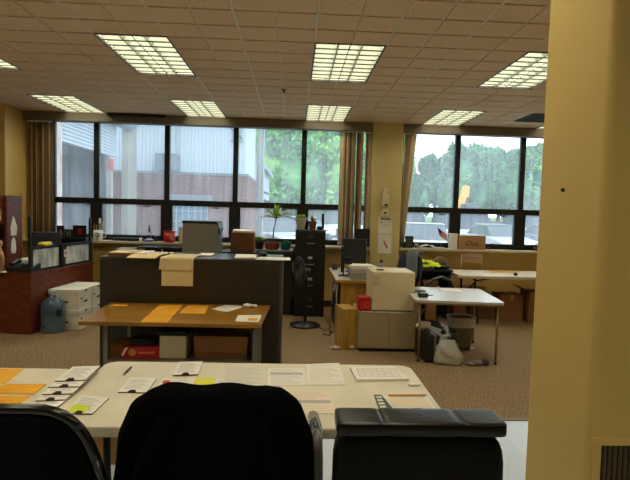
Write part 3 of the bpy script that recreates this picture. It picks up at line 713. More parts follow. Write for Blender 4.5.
# frosted screens on the side of the desk
r = thing('desk_screen', 'frosted glass privacy screens in black frames on the cherry desk', 'screen', (-3.07, 5.9, .7355), R(-7.5))
for (y, hh) in ((.02, .66), (1.32, .63)):
    obj('post', MB().box(-.035, -.005, y-.015, y+.015, 0, hh if y > 1 else hh), blackm, r, bevel=.003)
obj('post', MB().box(-.045, .0, .60, .68, 0, .3), blackm, r, bevel=.003)
frost = mat('frosted_panel', (232, 232, 226), .3, rgb2=(160, 168, 170), scale=5, stretch=(1, 2.5, 1))
for (a, b) in ((.036, .599), (.681, 1.304)):
    obj('screen_frame', MB().box(-.03, -.01, a, b, 0, .03).box(-.03, -.01, a, b, .265, .3).box(-.03, -.01, a, a+.025, .03, .265).box(-.03, -.01, b-.025, b, .03, .265), blackm, r)
    obj('frosted_pane', MB().box(-.023, -.017, a+.025, b-.025, .03, .265), frost, r)
r = thing('hanging_badge', 'white badge on a dark lanyard hanging on the middle post of the glass screens', 'badge', (-2.955, 6.53, 1.0), R(-7.5))
obj('lanyard', MB().tube([(0, -.02, .04), (.004, -.01, 0), (.004, .01, -.03)], .006).tube([(0, .02, .04), (.004, .01, 0), (.004, -.01, -.03)], .006), blackm, r)
obj('badge_card', MB().box(0, .004, -.032, .032, -.13, -.035), paperm, r, bevel=.001)
obj('badge_print', MB().box(.0042, .005, -.024, .024, -.10, -.06), mat('badge_pink', (200, 150, 140), .6), r)
tag(obj('yellow_cloth', MB().sell((0, 0, .015), (.03, .10, .022), .8, nu=26, nv=12, fn=lambda p: p*(1+.5*noise.noise(p*28))).sell((0, .07, .02), (.025, .04, .02), .8, fn=lambda p: p*(1+.4*noise.noise(p*35))), mat('bright_yellow', (226, 206, 20), .7), loc=(-3.05, 6.2, 1.042), rz=R(-7.5), smooth=True), 'bright yellow cloth on top of the glass screen', 'cloth')
# hutch
r = thing('desk_hutch', 'cherry wood hutch with open shelves on the left of the desk', 'hutch', (-3.425, 6.06, .7355))
obj('side_panel', MB().box(-.03, 0, 0, .33, 0, .88), cherry, r, bevel=.002); obj('side_panel', MB().box(-.85, -.82, 0, .33, 0, .88), cherry, r)
obj('top_panel', MB().box(-.85, 0, -.01, .33, .8805, .9), cherry, r, bevel=.002)
obj('back_panel', MB().box(-.82, -.03, .31, .33, .0, .88), mat('dark_wood', (44, 22, 14), .5), r)
obj('shelf', MB().box(-.82, -.03, .0, .31, .55, .57), cherry, r)
obj('hutch_door', MB().box(-.815, -.035, -.02, -.002, .575, .875), cherry, r, bevel=.002)
tag(obj('pinned_note', MB().box(0, .12, -.003, 0, 0, .13), manila, loc=(-3.60, 6.0385, 1.34)), 'cream note pinned on the hutch front', 'note')
tg = MB().prism([(-.02, 0), (.09, 0), (.11, .1), (.05, .22), (.02, .24), (-.03, .1)], 0, .004, 'x')
tag(obj('paper_tag', tg, paperm, loc=(-3.4245, 6.16, 1.15)), 'white pointed paper hanging high on the hutch side', 'note')
tg = MB().prism([(-.03, 0), (.05, 0), (.065, .05), (.05, .16), (.01, .2), (-.03, .16), (-.045, .05)], 0, .004, 'x')
tag(obj('paper_tag', tg, paperm, loc=(-3.4245, 6.18, .935)), 'white rounded tag hanging below the pointed paper on the hutch side', 'note')
r = thing('small_bin', 'small dark container of odds and ends on top of the hutch', 'container', (-3.66, 6.18, 1.636))
obj('container_body', MB().lathe([(.055, 0), (.07, .03), (.075, .07), (.07, .075), (.0001, .075)], seg=16), darkmetal, r, smooth=True)
obj('contents', MB().sell((0, 0, .08), (.06, .05, .03), .8, fn=lambda p: p*(1+.4*noise.noise(p*40))), mat('odds', (150, 130, 90), .7), r, smooth=True)
# desk clutter
DZ = .7355
r = thing('desk_telephone', 'black desk telephone on the cherry desk front corner', 'telephone', (-3.20, 6.0, DZ), -.1); r.scale = (1.25, 1.1, 1.1)
obj('phone_body', MB().prism([(-.09, 0), (.09, 0), (.09, .09), (-.09, .05)], -.12, .12, 'x'), blackm, r, bevel=.006)
obj('handset', MB().tube([(-.09, -.06, .085), (-.09, -.03, .095), (-.09, .05, .11), (-.09, .085, .105)], [.024, .016, .016, .024]), blackg, r, smooth=True)
obj('keypad', MB().box(-.03, .07, -.05, .03, .085, .092), mat('key_grey', (110, 112, 112), .5), r)
r = thing('letter_tray', 'black tray of white papers behind the telephone', 'tray', (-3.30, 6.32, DZ))
obj('tray', MB().box(-.13, .13, -.13, .13, 0, .008).box(-.13, -.122, -.13, .13, .008, .1).box(.122, .13, -.13, .13, .008, .1).box(-.122, .122, .122, .13, .008, .1), blackm, r)
obj('papers', MB().box(-.11, .11, -.12, .11, .0085, .12, rot=(.02, 0, .05)), paperm, r)
tag(obj('white_form', MB().prism([(-.1, -.1), (.1, -.12), (.12, .1), (-.09, .12)], 0, .002), paperm, loc=(-3.45, 6.0, DZ)), 'white form lying at the far left on the cherry desk', 'paper')
r = thing('tan_figure', 'tan seated figurine on the cherry desk left edge', 'figurine', (-3.48, 5.985, DZ+.0025))
obj('figure_body', MB().lathe([(.05, 0), (.06, .1), (.05, .2), (.035, .26), (.025, .28), (.04, .31), (.04, .35), (.0001, .38)], seg=16).tube([(.045, -.02, .22), (.075, -.04, .15), (.04, -.06, .09)], .018), mat('tan_clay', (190, 146, 104), .7), r, smooth=True)
tag(obj('folder_stand', MB().box(0, .1, 0, .012, 0, .16, rot=(.15, 0, .2)).box(-.02, .09, .04, .05, 0, .15, rot=(.15, 0, .2)), mat('file_tan', (190, 170, 136), .7), loc=(-3.17, 6.22, DZ+.001)), 'cream files standing upright by the glass screen', 'files')
r = thing('computer_monitor', 'dark computer monitor seen from behind above the glass screens', 'monitor', (-3.31, 6.72, DZ), R(8))
obj('screen_back', MB().box(-.2, .2, -.015, .02, .13, .44), mat('monitor_back', (58, 62, 68), .4), r, bevel=.01)
obj('stand', MB().box(-.03, .03, .02, .04, .012, .28).box(-.1, .1, -.06, .1, 0, .012), blackm, r)
r = thing('tissue_box', 'pale blue tissue box in front of the dark monitor', 'box', (-3.20, 6.5, DZ), .05)
obj('box_body', MB().box(-.09, .09, -.05, .05, 0, .29), mat('monitor_dark', (42, 46, 52), .5), r, bevel=.004)
obj('tissue', MB().prism([(-.08, .2905), (.08, .2905), (.06, .32), (-.05, .325)], -.04, .04, 'y'), mat('pale_blue', (180, 200, 214), .8), r)
r = thing('side_cabinet', 'black cabinet behind the desk screens holding picture frames', 'cabinet', (-3.28, 7.33, 0))
obj('cabinet_body', MB().box(-.3, .3, -.13, .13, 0, 1.05), blackm, r, bevel=.004)
obj('cabinet_top', MB().box(-.31, .31, -.14, .14, 1.0505, 1.07), blackm, r, bevel=.003)
def frame(label, x, z, w_, h_, inner, y=7.3, mt=blackm, part=None):
    r = thing('picture_frame', label, 'picture frame', (x, y, z))
    obj('frame_border', MB().box(-w_/2, w_/2, -.01, .01, 0, .018).box(-w_/2, w_/2, -.01, .01, h_-.018, h_).box(-w_/2, -w_/2+.018, -.01, .01, .018, h_-.018).box(w_/2-.018, w_/2, -.01, .01, .018, h_-.018), mt, r)
    obj('picture', MB().box(-w_/2+.018, w_/2-.018, -.004, .004, .018, h_-.018), inner, r)
    if part: obj('picture_subject', MB().prism([(a*w_, b*h_) for a, b in part[0]], -.0055, -.0042, 'y'), part[1], r)
    return r
frame('small black frame with a dim portrait, left of three by the window', -3.37, 1.0705, .10, .17, mat('photo_dim', (70, 60, 58), .4, var=.4, scale=30), part=([(-.15, .15), (.2, .15), (.15, .5), (0, .75), (-.12, .5)], mat('photo_pale', (180, 160, 150), .5)))
frame('low grey photo frame standing between two taller black frames', -3.255, 1.0705, .11, .12, mat('photo_grey', (150, 146, 140), .4, rgb2=(70, 66, 62), scale=30))
frame('black frame with a red picture, right of three by the window', -3.10, 1.0705, .19, .18, mat('mat_dark', (44, 32, 30), .4), part=([(-.14, .3), (.14, .3), (.14, .75), (-.14, .75)], mat('photo_red', (176, 30, 34), .4)))

# water jug
r = thing('water_jug', 'blue five gallon water jug on the carpet by the cherry desk', 'water jug', (-2.9, 6.08, 0))
jugm = mat('jug_blue', (136, 166, 196), .1, trans=.7, rgb2=(110, 142, 176), scale=3)
obj('bottle', MB().lathe([(.115, 0), (.135, .02), (.135, .09), (.128, .10), (.135, .11), (.135, .2), (.128, .21), (.135, .22), (.135, .31), (.125, .36), (.07, .41), (.035, .43), (.032, .455), (.0001, .456)], seg=28), jugm, r, smooth=True)
obj('cap', MB().lathe([(.034, .456), (.036, .457), (.036, .495), (.0001, .5)], seg=18), mat('cap_grey', (170, 180, 186), .5), r)
obj('grip', MB().sell((.115, -.085, .25), (.03, .03, .05), .5, nu=12, nv=8), mat('jug_label', (24, 34, 52), .5), r, smooth=True)
# banker boxes: 2 stacks of 2
def banker():
    r = thing('storage_box', 'x', 'box', (0, 0, 0), group='white lidded file boxes beside the cherry desk')
    bm_ = mat('box_white', (226, 220, 206), .75)
    obj('box_body', MB().box(-.19, .19, -.155, .155, 0, .215), bm_, r, bevel=.003)
    obj('box_lid', MB().box(-.197, .197, -.162, .162, .195, .25), bm_, r, bevel=.004)
    hm = mat('handle_brown', (110, 84, 56), .8)
    def oval(w_, h_, cx, cz, y0, y1, ax):
        return [(cx+w_*math.cos(R(a)), cz+h_*math.sin(R(a))) for a in range(0, 360, 20)], y0, y1, ax
    obj('hand_hole', MB().prism(*oval(.055, .018, 0, .095, -.1585, -.156, 'y')), hm, r)
    obj('hand_hole', MB().prism(*oval(.045, .014, .0, .09, .1905, .193, 'x')), blackm, r)
    obj('lid_hole', MB().prism(*oval(.03, .012, .0, .225, .1975, .1985, 'x')), blackm, r)
    obj('label_print', MB().box(.1905, .192, -.13, -.04, .05, .052).box(.1905, .192, -.13, -.04, .09, .092).box(.1905, .192, -.12, -.09, .12, .15), mat('ink_black', (60, 58, 56), .7), r)
    return r
b0 = banker(); k = 0
for (x, y, z, lab) in ((-2.80, 6.33, 0, 'front lower white file box, on the carpet'), (-2.80, 6.33, .2505, 'front upper white file box, stacked on another'), (-2.775, 6.665, 0, 'rear lower white file box against the counter side'), (-2.775, 6.665, .2505, 'rear upper white file box, stacked behind the front pair')):
    o = b0 if k == 0 else dup(b0)
    o.location = (x, y, z); o.rotation_euler = (0, 0, R(-4)); o['label'] = lab; k += 1
# ------------------------------------------------------------ window side: cabinets, plants, fan
r = thing('metal_cabinet', 'tall putty grey cabinet with black top beyond the brown counter', 'cabinet', (-1.19, 6.5, 0))
obj('cabinet_body', MB().box(-.215, .215, -.2, .2, 0, 1.355), putty, r, bevel=.004)
obj('cabinet_top', MB().box(-.22, .22, -.205, .205, 1.3555, 1.385), blackm, r, bevel=.004)
obj('side_strip', MB().box(.2155, .232, -.19, .19, .0, 1.36), mat('blue_grey', (110, 124, 132), .45), r)
obj('side_hook', MB().tube([(.235, -.15, 1.27), (.27, -.15, 1.26), (.29, -.15, 1.30)], .008).box(.233, .25, -.17, -.13, 1.22, 1.3), blackm, r)
r = thing('lateral_cabinet', 'low dark green steel cabinet under the potted plants', 'cabinet', (-.36, 7.52, 0))
lg = mat('dark_green_steel', (30, 36, 32), .4)
obj('cabinet_body', MB().box(-.40, .345, -.22, .26, 0, .93), lg, r, bevel=.003)
obj('cabinet_top', MB().box(-.41, .35, -.23, .27, .9305, .955), mat('cab_top', (120, 122, 118), .3), r, bevel=.003)
for k in range(3):
    dr = obj('drawer', MB().box(-.39, .34, -.235, -.2205, .05+.295*k, .335+.295*k), lg, r, bevel=.002)
    obj('label_holder', MB().box(.05, .13, -.24, -.2355, .25+.295*k, .29+.295*k), steel, dr)
r = thing('filing_cabinet', 'black four-drawer filing cabinet with a plant and pots on top', 'filing cabinet', (.245, 7.2, 0))
fb = mat('filing_black', (26, 26, 27), .4)
obj('cabinet_body', MB().box(-.22, .22, 0, .6, 0, 1.27), fb, r, bevel=.004)
for k in range(4):
    dr = obj('drawer', MB().box(-.208, .208, -.016, -.0005, .03+.308*k, .325+.308*k), fb, r, bevel=.003)
    z = .03+.308*k
    obj('drawer_handle', MB().tube([(-.05, -.017, z+.13), (-.045, -.04, z+.125), (.045, -.04, z+.125), (.05, -.017, z+.13)], .007), mat('handle_brass', (150, 140, 120), .35, metal=.6), dr, smooth=True)
    obj('label_holder', MB().box(-.04, .04, -.021, -.0165, z+.2, z+.245), mat('holder', (70, 68, 62), .4), dr)
    if k in (1, 2): obj('card_label', MB().box(-.03, .03, -.023, -.0215, z+.205, z+.24) if k == 2 else MB().box(-.035, .035, -.023, -.0215, z+.2, z+.24), mat('card', (196, 190, 170), .7), dr)
def leaves(n, L, w_, up, seed, m, r, base=(0, 0, 0), name='leaf', droop=1.0, seg=6):
    rnd = random.Random(seed)
    for k in range(n):
        a = 2*math.pi*k/n*2.4+rnd.uniform(-.3, .3); e = rnd.uniform(*up); l = L*rnd.uniform(.75, 1.1)
        def f(u, v):
            s = v*l; rad = s*math.cos(e)*(1-.15*v); z = s*math.sin(e)-droop*s*s/l*.75
            ww = w_*math.sin(math.pi*min(1, .12+v*.88))*(u-.5)
            return Vector((base[0]+rad*math.cos(a)-ww*math.sin(a), base[1]+(rad*math.sin(a)+ww*math.cos(a))*.8, base[2]+z+abs(u-.5)*w_*.3))
        obj(name, MB().grid(2, seg, f), m, r, solid=.0012, smooth=True)
def pot(r, prof, m, saucer=None):
    obj('pot', MB().lathe(prof, seg=22), m, r, smooth=True)
    top = prof[-3]; obj('soil', MB().cyl((0, 0, top[1]-.012), (0, 0, top[1]-.004), top[0]-.008), soil, r)
def potprof(r0, r1, h_): return [(r0, 0), (r1-.006, h_*.8), (r1, h_*.81), (r1, h_), (r1-.008, h_), (r1-.01, h_-.02)]
def potted(name, label, loc, r0, r1, h_, m):
    r = thing(name, label, 'plant', loc)
    obj('pot', MB().lathe([(r0, 0), (r1-.006, h_*.78), (r1, h_*.8), (r1, h_), (r1-.008, h_), (r1-.012, h_-.02), (.0001, h_-.02)], seg=22), m, r, smooth=False)
    obj('soil', MB().cyl((0, 0, h_-.0195), (0, 0, h_-.012), r1-.014), soil, r); return r
Z1 = 1.2705
r = potted('potted_plant', 'lime leafy plant in a cream pot on the black filing cabinet', (.10, 7.42, Z1), .055, .085, .17, mat('cream_pot', (206, 196, 176), .5)); leaves(20, .14, .06, (.4, 1.2), 3, yleaf, r, (0, 0, .16), droop=.7)
r = potted('potted_plant', 'thin plant in a terracotta pot on the black filing cabinet', (.275, 7.42, Z1), .045, .066, .13, terra); leaves(10, .16, .045, (.7, 1.35), 5, leafm, r, (0, 0, .11), droop=.5)
obj('stem', MB().tube([(0, 0, .11), (.01, 0, .18), (-.01, 0, .25)], .003), leafd, r)
tag(obj('dark_bottle', MB().lathe([(.03, 0), (.03, .12), (.012, .15), (.012, .18), (.0001, .18)], (0, 0, 0), 14), blackm, loc=(.19, 7.5, Z1), smooth=True), 'dark bottle between two pots on the filing cabinet', 'bottle')
r = thing('desk_speaker', 'black upright handset and base at the filing cabinet right end', 'telephone', (.41, 7.4, Z1))
obj('base', MB().sell((-.02, 0, .03), (.05, .06, .03), .6, nu=14, nv=8), blackm, r, smooth=True); obj('handset', MB().box(.0, .035, -.03, .03, .02, .245, rot=(0, -.05, 0)), blackm, r, bevel=.01)
Z2 = .9555
r = potted('potted_plant', 'yellow-green leafy plant in a black pot beside the brown carton', (-.52, 7.5, Z2), .055, .075, .11, blackm); leaves(22, .17, .06, (.6, 1.35), 7, yleaf, r, (0, 0, .1), droop=.5)
r = thing('dracaena', 'spiky palm-like plant on a thin trunk in a wide terracotta pot', 'plant', (-.325, 7.5, Z2))
obj('pot', MB().lathe([(.09, 0), (.12, .08), (.125, .085), (.125, .11), (.115, .11), (.11, .09), (.0001, .09)], seg=24), terra, r)
obj('soil', MB().cyl((0, 0, .0905), (0, 0, .1), .108), soil, r)
obj('trunk', MB().tube([(0, 0, .09), (.012, 0, .2), (.02, 0, .3), (.045, 0, .42), (.05, 0, .47)], [.012, .01, .009, .008, .007]), mat('bark', (110, 80, 54), .8), r, smooth=True)
leaves(34, .36, .04, (.3, 1.4), 11, mat('leaf_pale', (176, 206, 130), .5, var=.2, scale=9), r, (.05, 0, .46), droop=.55, seg=9)
leaves(6, .24, .02, (1.2, 1.55), 12, yleaf, r, (.05, 0, .46), droop=.1, seg=6)
leaves(5, .09, .03, (.6, 1.2), 13, leafd, r, (-.05, 0, .1), droop=.5)
r = potted('potted_plant', 'low green plant in a glossy teal pot next to the terracotta pot', (-.12, 7.47, Z2), .06, .09, .11, teal); leaves(9, .10, .035, (.4, 1.2), 17, leafd, r, (0, 0, .1), droop=.6)
r = thing('cardboard_box', 'dark brown open carton with white papers inside, left of the black potted plant', 'box', (-.71, 6.99, .035))
obj('box_body', MB().box(-.155, .155, -.16, .16, .93, 1.19), mat('carton_dark', (112, 66, 36), .8), r, bevel=.003)
obj('papers', MB().box(-.14, .13, -.14, .14, 1.1905, 1.22, rot=(.03, .03, .05)), paperm, r)
r2 = thing('side_table', 'small dark side table under the brown carton', 'table', (-.76, 6.98, 0))
obj('tabletop', MB().box(-.24, .24, -.24, .24, .94, .964), blackm, r2, bevel=.003)
for sx in (-1, 1):
    for sy in (-1, 1): obj('leg', MB().box(sx*.21-.015, sx*.21+.015, sy*.22-.015, sy*.22+.015, 0, .9395), blackm, r2)
# pedestal fan
r = thing('pedestal_fan', 'black pedestal fan on a round base before the filing cabinet', 'fan', (.18, 6.62, 0))
obj('fan_base', MB().lathe([(.20, 0), (.205, .015), (.19, .03), (.06, .045), (.03, .07), (.0001, .07)], seg=32), mat('fan_base', (34, 33, 33), .35), r, smooth=True)
obj('pole', MB().cyl((0, 0, .07), (0, 0, .62), .015).cyl((0, 0, .07), (0, 0, .4), .021), blackm, r)
hd = Matrix.Translation((-.10, -.05, .735)) @ Euler((0, 0, R(-66))).to_matrix().to_4x4()     # head turned to the left
def hp(x, y, z): return tuple(hd @ Vector((x, y, z)))
obj('motor', MB().tube([hp(0, .03, 0), hp(0, .16, 0)], [.06, .045], 16).tube([(0, 0, .6), (-.005, -.0, .7)], .022), blackm, r, smooth=True)
ring = [hp(.2*math.cos(R(a)), 0, .2*math.sin(R(a))) for a in range(0, 375, 15)]
cg = MB().tube(ring, .007)
for s in (-1, 1):
    for a in range(0, 360, 10):
        c, q = math.cos(R(a)), math.sin(R(a))
        cg.tube([hp(.035*c, s*.055, .035*q), hp(.11*c, s*.05, .11*q), hp(.17*c, s*.03, .17*q), hp(.2*c, 0, .2*q)], .0034, 4)
cg.tube([hp(.035*math.cos(R(a)), -.056, .035*math.sin(R(a))) for a in range(0, 390, 30)], .004, 5)
obj('fan_guard', cg, mat('guard_grey', (64, 64, 62), .35, metal=.4), r)
obj('guard_cap', MB().tube([hp(0, -.062, 0), hp(0, -.05, 0)], .036, 16), mat('cap_dark', (50, 50, 50), .4), r)
for k in range(4):
    def f(u, v, k=k):
        a = R(90*k)+(u-.5)*1.0*(1-.1*v); rad = .035+.14*v; return Vector(hp(rad*math.cos(a), .018*math.sin((u-.5)*3), rad*math.sin(a)))
    obj('blade', MB().grid(5, 5, f), mat('blade_dark', (38, 38, 38), .4), r, solid=.002, smooth=True)
tag(obj('power_cord', MB().tube([(.33, 6.6, .006), (.42, 6.4, .006), (.50, 6.25, .006), (.47, 6.1, .006), (.40, 6.15, .006), (.44, 6.35, .006), (.52, 6.55, .006), (.50, 6.9, .006)], .005), blackm, smooth=True), 'black cord looping on the carpet beside the yellow desk', 'cord')

# ------------------------------------------------------------ yellow wood desk in the middle
r = thing('wooden_desk', 'yellowish wooden desk with grey top carrying monitors, by the fan', 'desk', (.86, 6.63, 0))
obj('desktop', MB().box(-.33, .45, -.67, .64, .695, .72), mat('desk_laminate', (196, 190, 176), .3), r, bevel=.003)
obj('top_edge', MB().box(-.335, .455, -.68, -.671, .69, .722).box(-.338, -.3305, -.67, .64, .69, .722), yellowwood, r)
obj('end_panel', MB().box(-.27, .43, -.64, -.61, 0, .694), yellowwood, r, bevel=.002)
obj('side_panel', MB().box(-.28, -.26, -.605, .6, 0, .694), mat('desk_dark', (70, 54, 36), .6), r)
obj('end_panel', MB().box(-.27, .43, .605, .63, 0, .694), yellowwood, r)
rn = random.Random(9); 
for k in range(7):
    y = 6.05+.13*k; L = rn.uniform(.15, .42); zt = .66-.02*(k % 3); x = .562
    mm = [paperm, mat('paper_grey', (150, 146, 140), .8), manila, blackm][k % 4]
    t = MB().grid(2, 5, lambda u, v: Vector((-.006-.012*math.sin(3*v+k), (u-.5)*.10, -v*L)))
    tag(obj('hanging_paper', t, mm, loc=(x, y, zt), solid=.001), ['white', 'grey', 'cream', 'black', 'lower white', 'far grey', 'far cream'][k]+' sheet hanging down the left side of the yellow desk, number '[:0]+['white sheet hanging at the near corner of the yellow desk side', 'grey sheet hanging second on the yellow desk side', 'cream sheet hanging third on the yellow desk side', 'black folder hanging in the middle of the yellow desk side', 'white sheet hanging past the black folder on the yellow desk side', 'grey sheet hanging near the far end of the yellow desk side', 'cream sheet hanging at the far end of the yellow desk side'][k], 'paper')
    bpy.data.objects[-1]['label'] if False else None
DZ2 = .7205
r = thing('computer_monitor', 'dark monitor facing away on the yellow desk', 'monitor', (.85, 6.85, DZ2), R(-25))
obj('screen_back', MB().box(-.17, .17, -.02, .02, .1, .46), mat('monitor_slate', (50, 52, 56), .4), r, bevel=.008)
obj('stand', MB().box(-.03, .03, .021, .04, .012, .3).box(-.1, .1, -.07, .11, 0, .012), blackm, r)
r = thing('computer_monitor', 'thin black monitor seen edge-on at the yellow desk left side', 'monitor', (.635, 6.4, DZ2), R(84))
obj('screen', MB().box(-.17, .17, -.012, .012, .06, .385), blackm, r, bevel=.005)
obj('stand', MB().box(-.03, .03, -.03, -.0125, .01, .2).box(-.08, .08, -.09, .04, 0, .01), blackm, r)
obj('monitor_arm', MB().box(-.02, .02, -.12, -.0125, .2, .24), darkmetal, r)
r = thing('printer', 'grey two-tier desktop printer with papers on top on the yellow desk', 'printer', (.85, 6.2, DZ2))
obj('printer_body', MB().box(-.14, .16, -.17, .17, 0, .07), mat('printer_grey', (140, 136, 128), .5), r, bevel=.006)
obj('upper_tray', MB().box(-.15, .17, -.18, .18, .0705, .135), mat('printer_light', (160, 156, 146), .5), r, bevel=.006)
r = thing('paper_stack', 'loose white paper stack spread on top of the grey printer', 'papers', (.87, 6.2, DZ2+.1355))
for k in range(4): obj('sheet', MB().prism([(-.15-.01*k, -.12), (.12+.03*(3-k), -.16), (.19-.02*k, .13), (-.10, .16)], .008*k+.0005, .008*k+.008), paperm, r)
r = thing('coffee_mug', 'dark brown mug at the yellow desk far left corner', 'mug', (.60, 7.05, DZ2))
obj('mug_body', MB().lathe([(.034, 0), (.04, .01), (.04, .095), (.036, .095), (.034, .012), (.0001, .012)], seg=20), mat('mug_brown', (72, 46, 32), .4), r, smooth=True); obj('handle', MB().tube([(.038, 0, .075), (.062, 0, .065), (.062, 0, .035), (.038, 0, .025)], .005), MATS['mug_brown'], r, smooth=True)
r = thing('spray_bottle', 'clear bottle with a blue label behind the small fridge', 'bottle', (1.14, 6.35, DZ2))
obj('bottle', MB().lathe([(.045, 0), (.05, .02), (.05, .12), (.02, .165), (.02, .185), (.0001, .186)], seg=18), mat('bottle_grey', (150, 156, 164), .3), r, smooth=True)
obj('label', MB().lathe([(.0515, .03), (.0515, .10)], seg=18), mat('label_blue', (50, 70, 120), .5), r, smooth=True, solid=.001); obj('cap', MB().cyl((0, 0, .186), (0, 0, .22), .018), blackm, r)
tag(obj('small_red_item', MB().box(-.03, .03, -.015, .015, 0, .03), redm, loc=(1.05, 6.1, DZ2), bevel=.003), 'tiny red item before the blue-labelled bottle', 'box')

# tall carton, low cabinet, fridge, red box
r = thing('cardboard_box', 'tall yellowish carton standing against the low putty cabinet', 'box', (.625, 5.62, 0), R(14))
obj('box_body', MB().box(-.085, .085, -.15, .15, 0, .465), yellowwood, r, bevel=.004)
obj('box_seam', MB().box(-.087, -.0855, -.02, .02, 0, .466), MATS['tape'], r); obj('label', MB().box(.0, .05, -.1515, -.1505, .02, .05), paperm, r)
tag(obj('crumpled_wrapper', MB().sell((0, 0, .015), (.06, .05, .015), .9, fn=lambda p: p*(1+.4*noise.noise(p*50))), mat('wrapper', (180, 168, 150), .6), loc=(.50, 5.50, 0), smooth=True), 'crumpled pale wrapper on the carpet by the tall carton', 'wrapper')
r = thing('storage_cabinet', 'low putty two-door cabinet under the small fridge', 'cabinet', (1.10, 5.42, 0))
obj('cabinet_body', MB().box(-.36, .33, 0, .5, .035, .43), cabm, r, bevel=.003)
obj('cabinet_top', MB().box(-.365, .335, -.015, .505, .4305, .445), cabm, r, bevel=.002)
for s in (0, 1): obj('door', MB().box((-.357, -.012)[s], (-.017, .327)[s], -.014, -.0005, .045, .425), cabm, r, bevel=.002)
obj('plinth', MB().box(-.34, .31, .02, .48, 0, .0345), blackm, r)
r = thing('mini_fridge', 'small cream fridge standing on the low putty cabinet', 'fridge', (1.13, 5.46, .4455))
obj('fridge_body', MB().box(-.24, .24, .045, .47, .012, .447), fridgem, r, bevel=.01)
obj('door', MB().box(-.24, .24, 0, .042, .012, .447), fridgem, r, bevel=.01)
obj('door_handle', MB().box(-.22, -.165, -.012, -.0005, .31, .41).box(-.215, -.17, -.018, -.0125, .315, .325), mat('handle_cream', (196, 182, 148), .4), r, bevel=.003)
obj('badge', MB().box(.17, .2, -.002, -.0002, .405, .411), steel, r)
for sx in (-1, 1):
    for sy in (.05, .42): obj('foot', MB().cyl((sx*.2, sy, 0), (sx*.2, sy, .0115), .015, seg=10), blackm, r)
lines_sheet('white_sheet', 'white papers lying on top of the small fridge', 'paper', [(1.10, 5.58), (1.28, 5.56), (1.32, 5.8), (1.12, 5.84)], .893, paperm, 5)
tag(obj('phone', MB().box(-.04, .04, -.025, .025, 0, .012), blackm, loc=(1.0, 5.62, .893), bevel=.003), 'small black gadget on top of the small fridge', 'gadget')
r = thing('coffee_can', 'red plastic coffee container on the low cabinet left of the fridge', 'container', (.81, 5.53, .4455), R(8))
obj('container_body', MB().box(-.07, .07, -.07, .07, 0, .14), redm, r, bevel=.018)
obj('container_lid', MB().box(-.072, .072, -.072, .072, .1405, .158), redm, r, bevel=.008)
obj('white_emblem', MB().tube([(.02+.022*math.cos(R(a)), -.0715, .07+.03*math.sin(R(a))) for a in range(0, 375, 25)], .003, 5), mat('pale_red', (230, 140, 130), .5), r)
tag(obj('red_cup', MB().lathe([(.03, 0), (.04, .07), (.037, .07), (.0001, .06)], seg=16), redm, loc=(.80, 5.78, .4455), smooth=True, bevel=0), 'red cup behind the red coffee container', 'cup')

# ------------------------------------------------------------ task chair and side desk in the back
r = thing('office_chair', 'blue-black task chair behind the small fridge with curved arms', 'chair', (1.72, 6.45, 0), R(-62))
chm = mat('navy_fabric', (30, 38, 52), .8)
obj('backrest', MB().sell((0, -.24, .83), (.23, .035, .2), .6, rot=(R(-8), 0, 0)), chm, r, smooth=True)
obj('seat', MB().sell((0, .03, .47), (.25, .25, .045), .5), chm, r, smooth=True)
for s in (-1, 1): obj('armrest', MB().tube([(s*.27, -.2, .5), (s*.29, -.22, .62), (s*.29, -.12, .72), (s*.29, .05, .75), (s*.29, .2, .70), (s*.29, .27, .58), (s*.26, .2, .46)], .02), blackg, r, smooth=True)
obj('back_support', MB().tube([(0, -.28, .75), (0, -.3, .6), (0, -.2, .44), (0, 0, .42)], .02), blackm, r, smooth=True)
swivel_base(r, 0, .03, .42, .3)
def jk2(u, v): 
    return Vector(((u-.5)*.2+.12, -.20+(-.11)*math.sin(min(1, v*2)*1.57)*1.0-.03*abs(v-.5)*0, 1.045+.02*math.sin(3.14*min(1, v*2))-.42*max(0, v-.3)+.01*math.sin(u*20)))
tag(obj('grey_sweater', MB().grid(14, 14, jk2), mat('sweater_grey', (112, 120, 134), .9, var=.2), loc=(1.72, 6.45, 0), rz=R(-62), solid=.01, smooth=True), 'grey-blue sweater hung over the blue-black task chair back', 'sweater')
r = thing('side_desk', 'black side desk under the hi-vis vest below the right window', 'desk', (1.97, 7.35, 0))
obj('desktop', MB().box(-.35, .36, -.28, .33, .715, .745), blackm, r, bevel=.003)
obj('side_panel', MB().box(-.33, -.3, -.25, .32, 0, .7145), blackm, r); obj('side_panel', MB().box(.31, .34, -.25, .32, 0, .7145), blackm, r)
obj('back_panel', MB().box(-.2995, .3095, .28, .3, .1, .7145), blackm, r); obj('shelf', MB().box(-.2995, .3095, -.25, .279, .36, .38), blackm, r)
tag(obj('white_ring', MB().tube([(.03*math.cos(R(a)), 0, .05+.05*math.sin(R(a))) for a in range(-30, 210, 20)], .008), mat('ring_white', (200, 200, 198), .5), loc=(2.14, 7.15, .39), smooth=True), 'pale curved handle inside the black side desk', 'handle')
carton('brown carton inside the black side desk on its shelf', (2.0, 7.3, .3805), 0, .3, .25, .2, cardd)
carton('brown carton on the carpet inside the black side desk', (1.95, 7.3, 0), 0, .34, .3, .26, card)
hv = MB().grid(26, 18, lambda u, v: Vector(((u-.5)*.5, (v-.5)*.3, .02+.08*(1-abs(2*u-1)**2)*(1-abs(2*v-1)**2)+.045*noise.noise(Vector((u*6, v*5, 1)))**1+.02)))
r = thing('safety_vest', 'neon yellow-green safety vest heaped on the black side desk', 'vest', (1.97, 7.25, .7455))
obj('vest_cloth', hv, hivis, r, smooth=True, solid=.006)
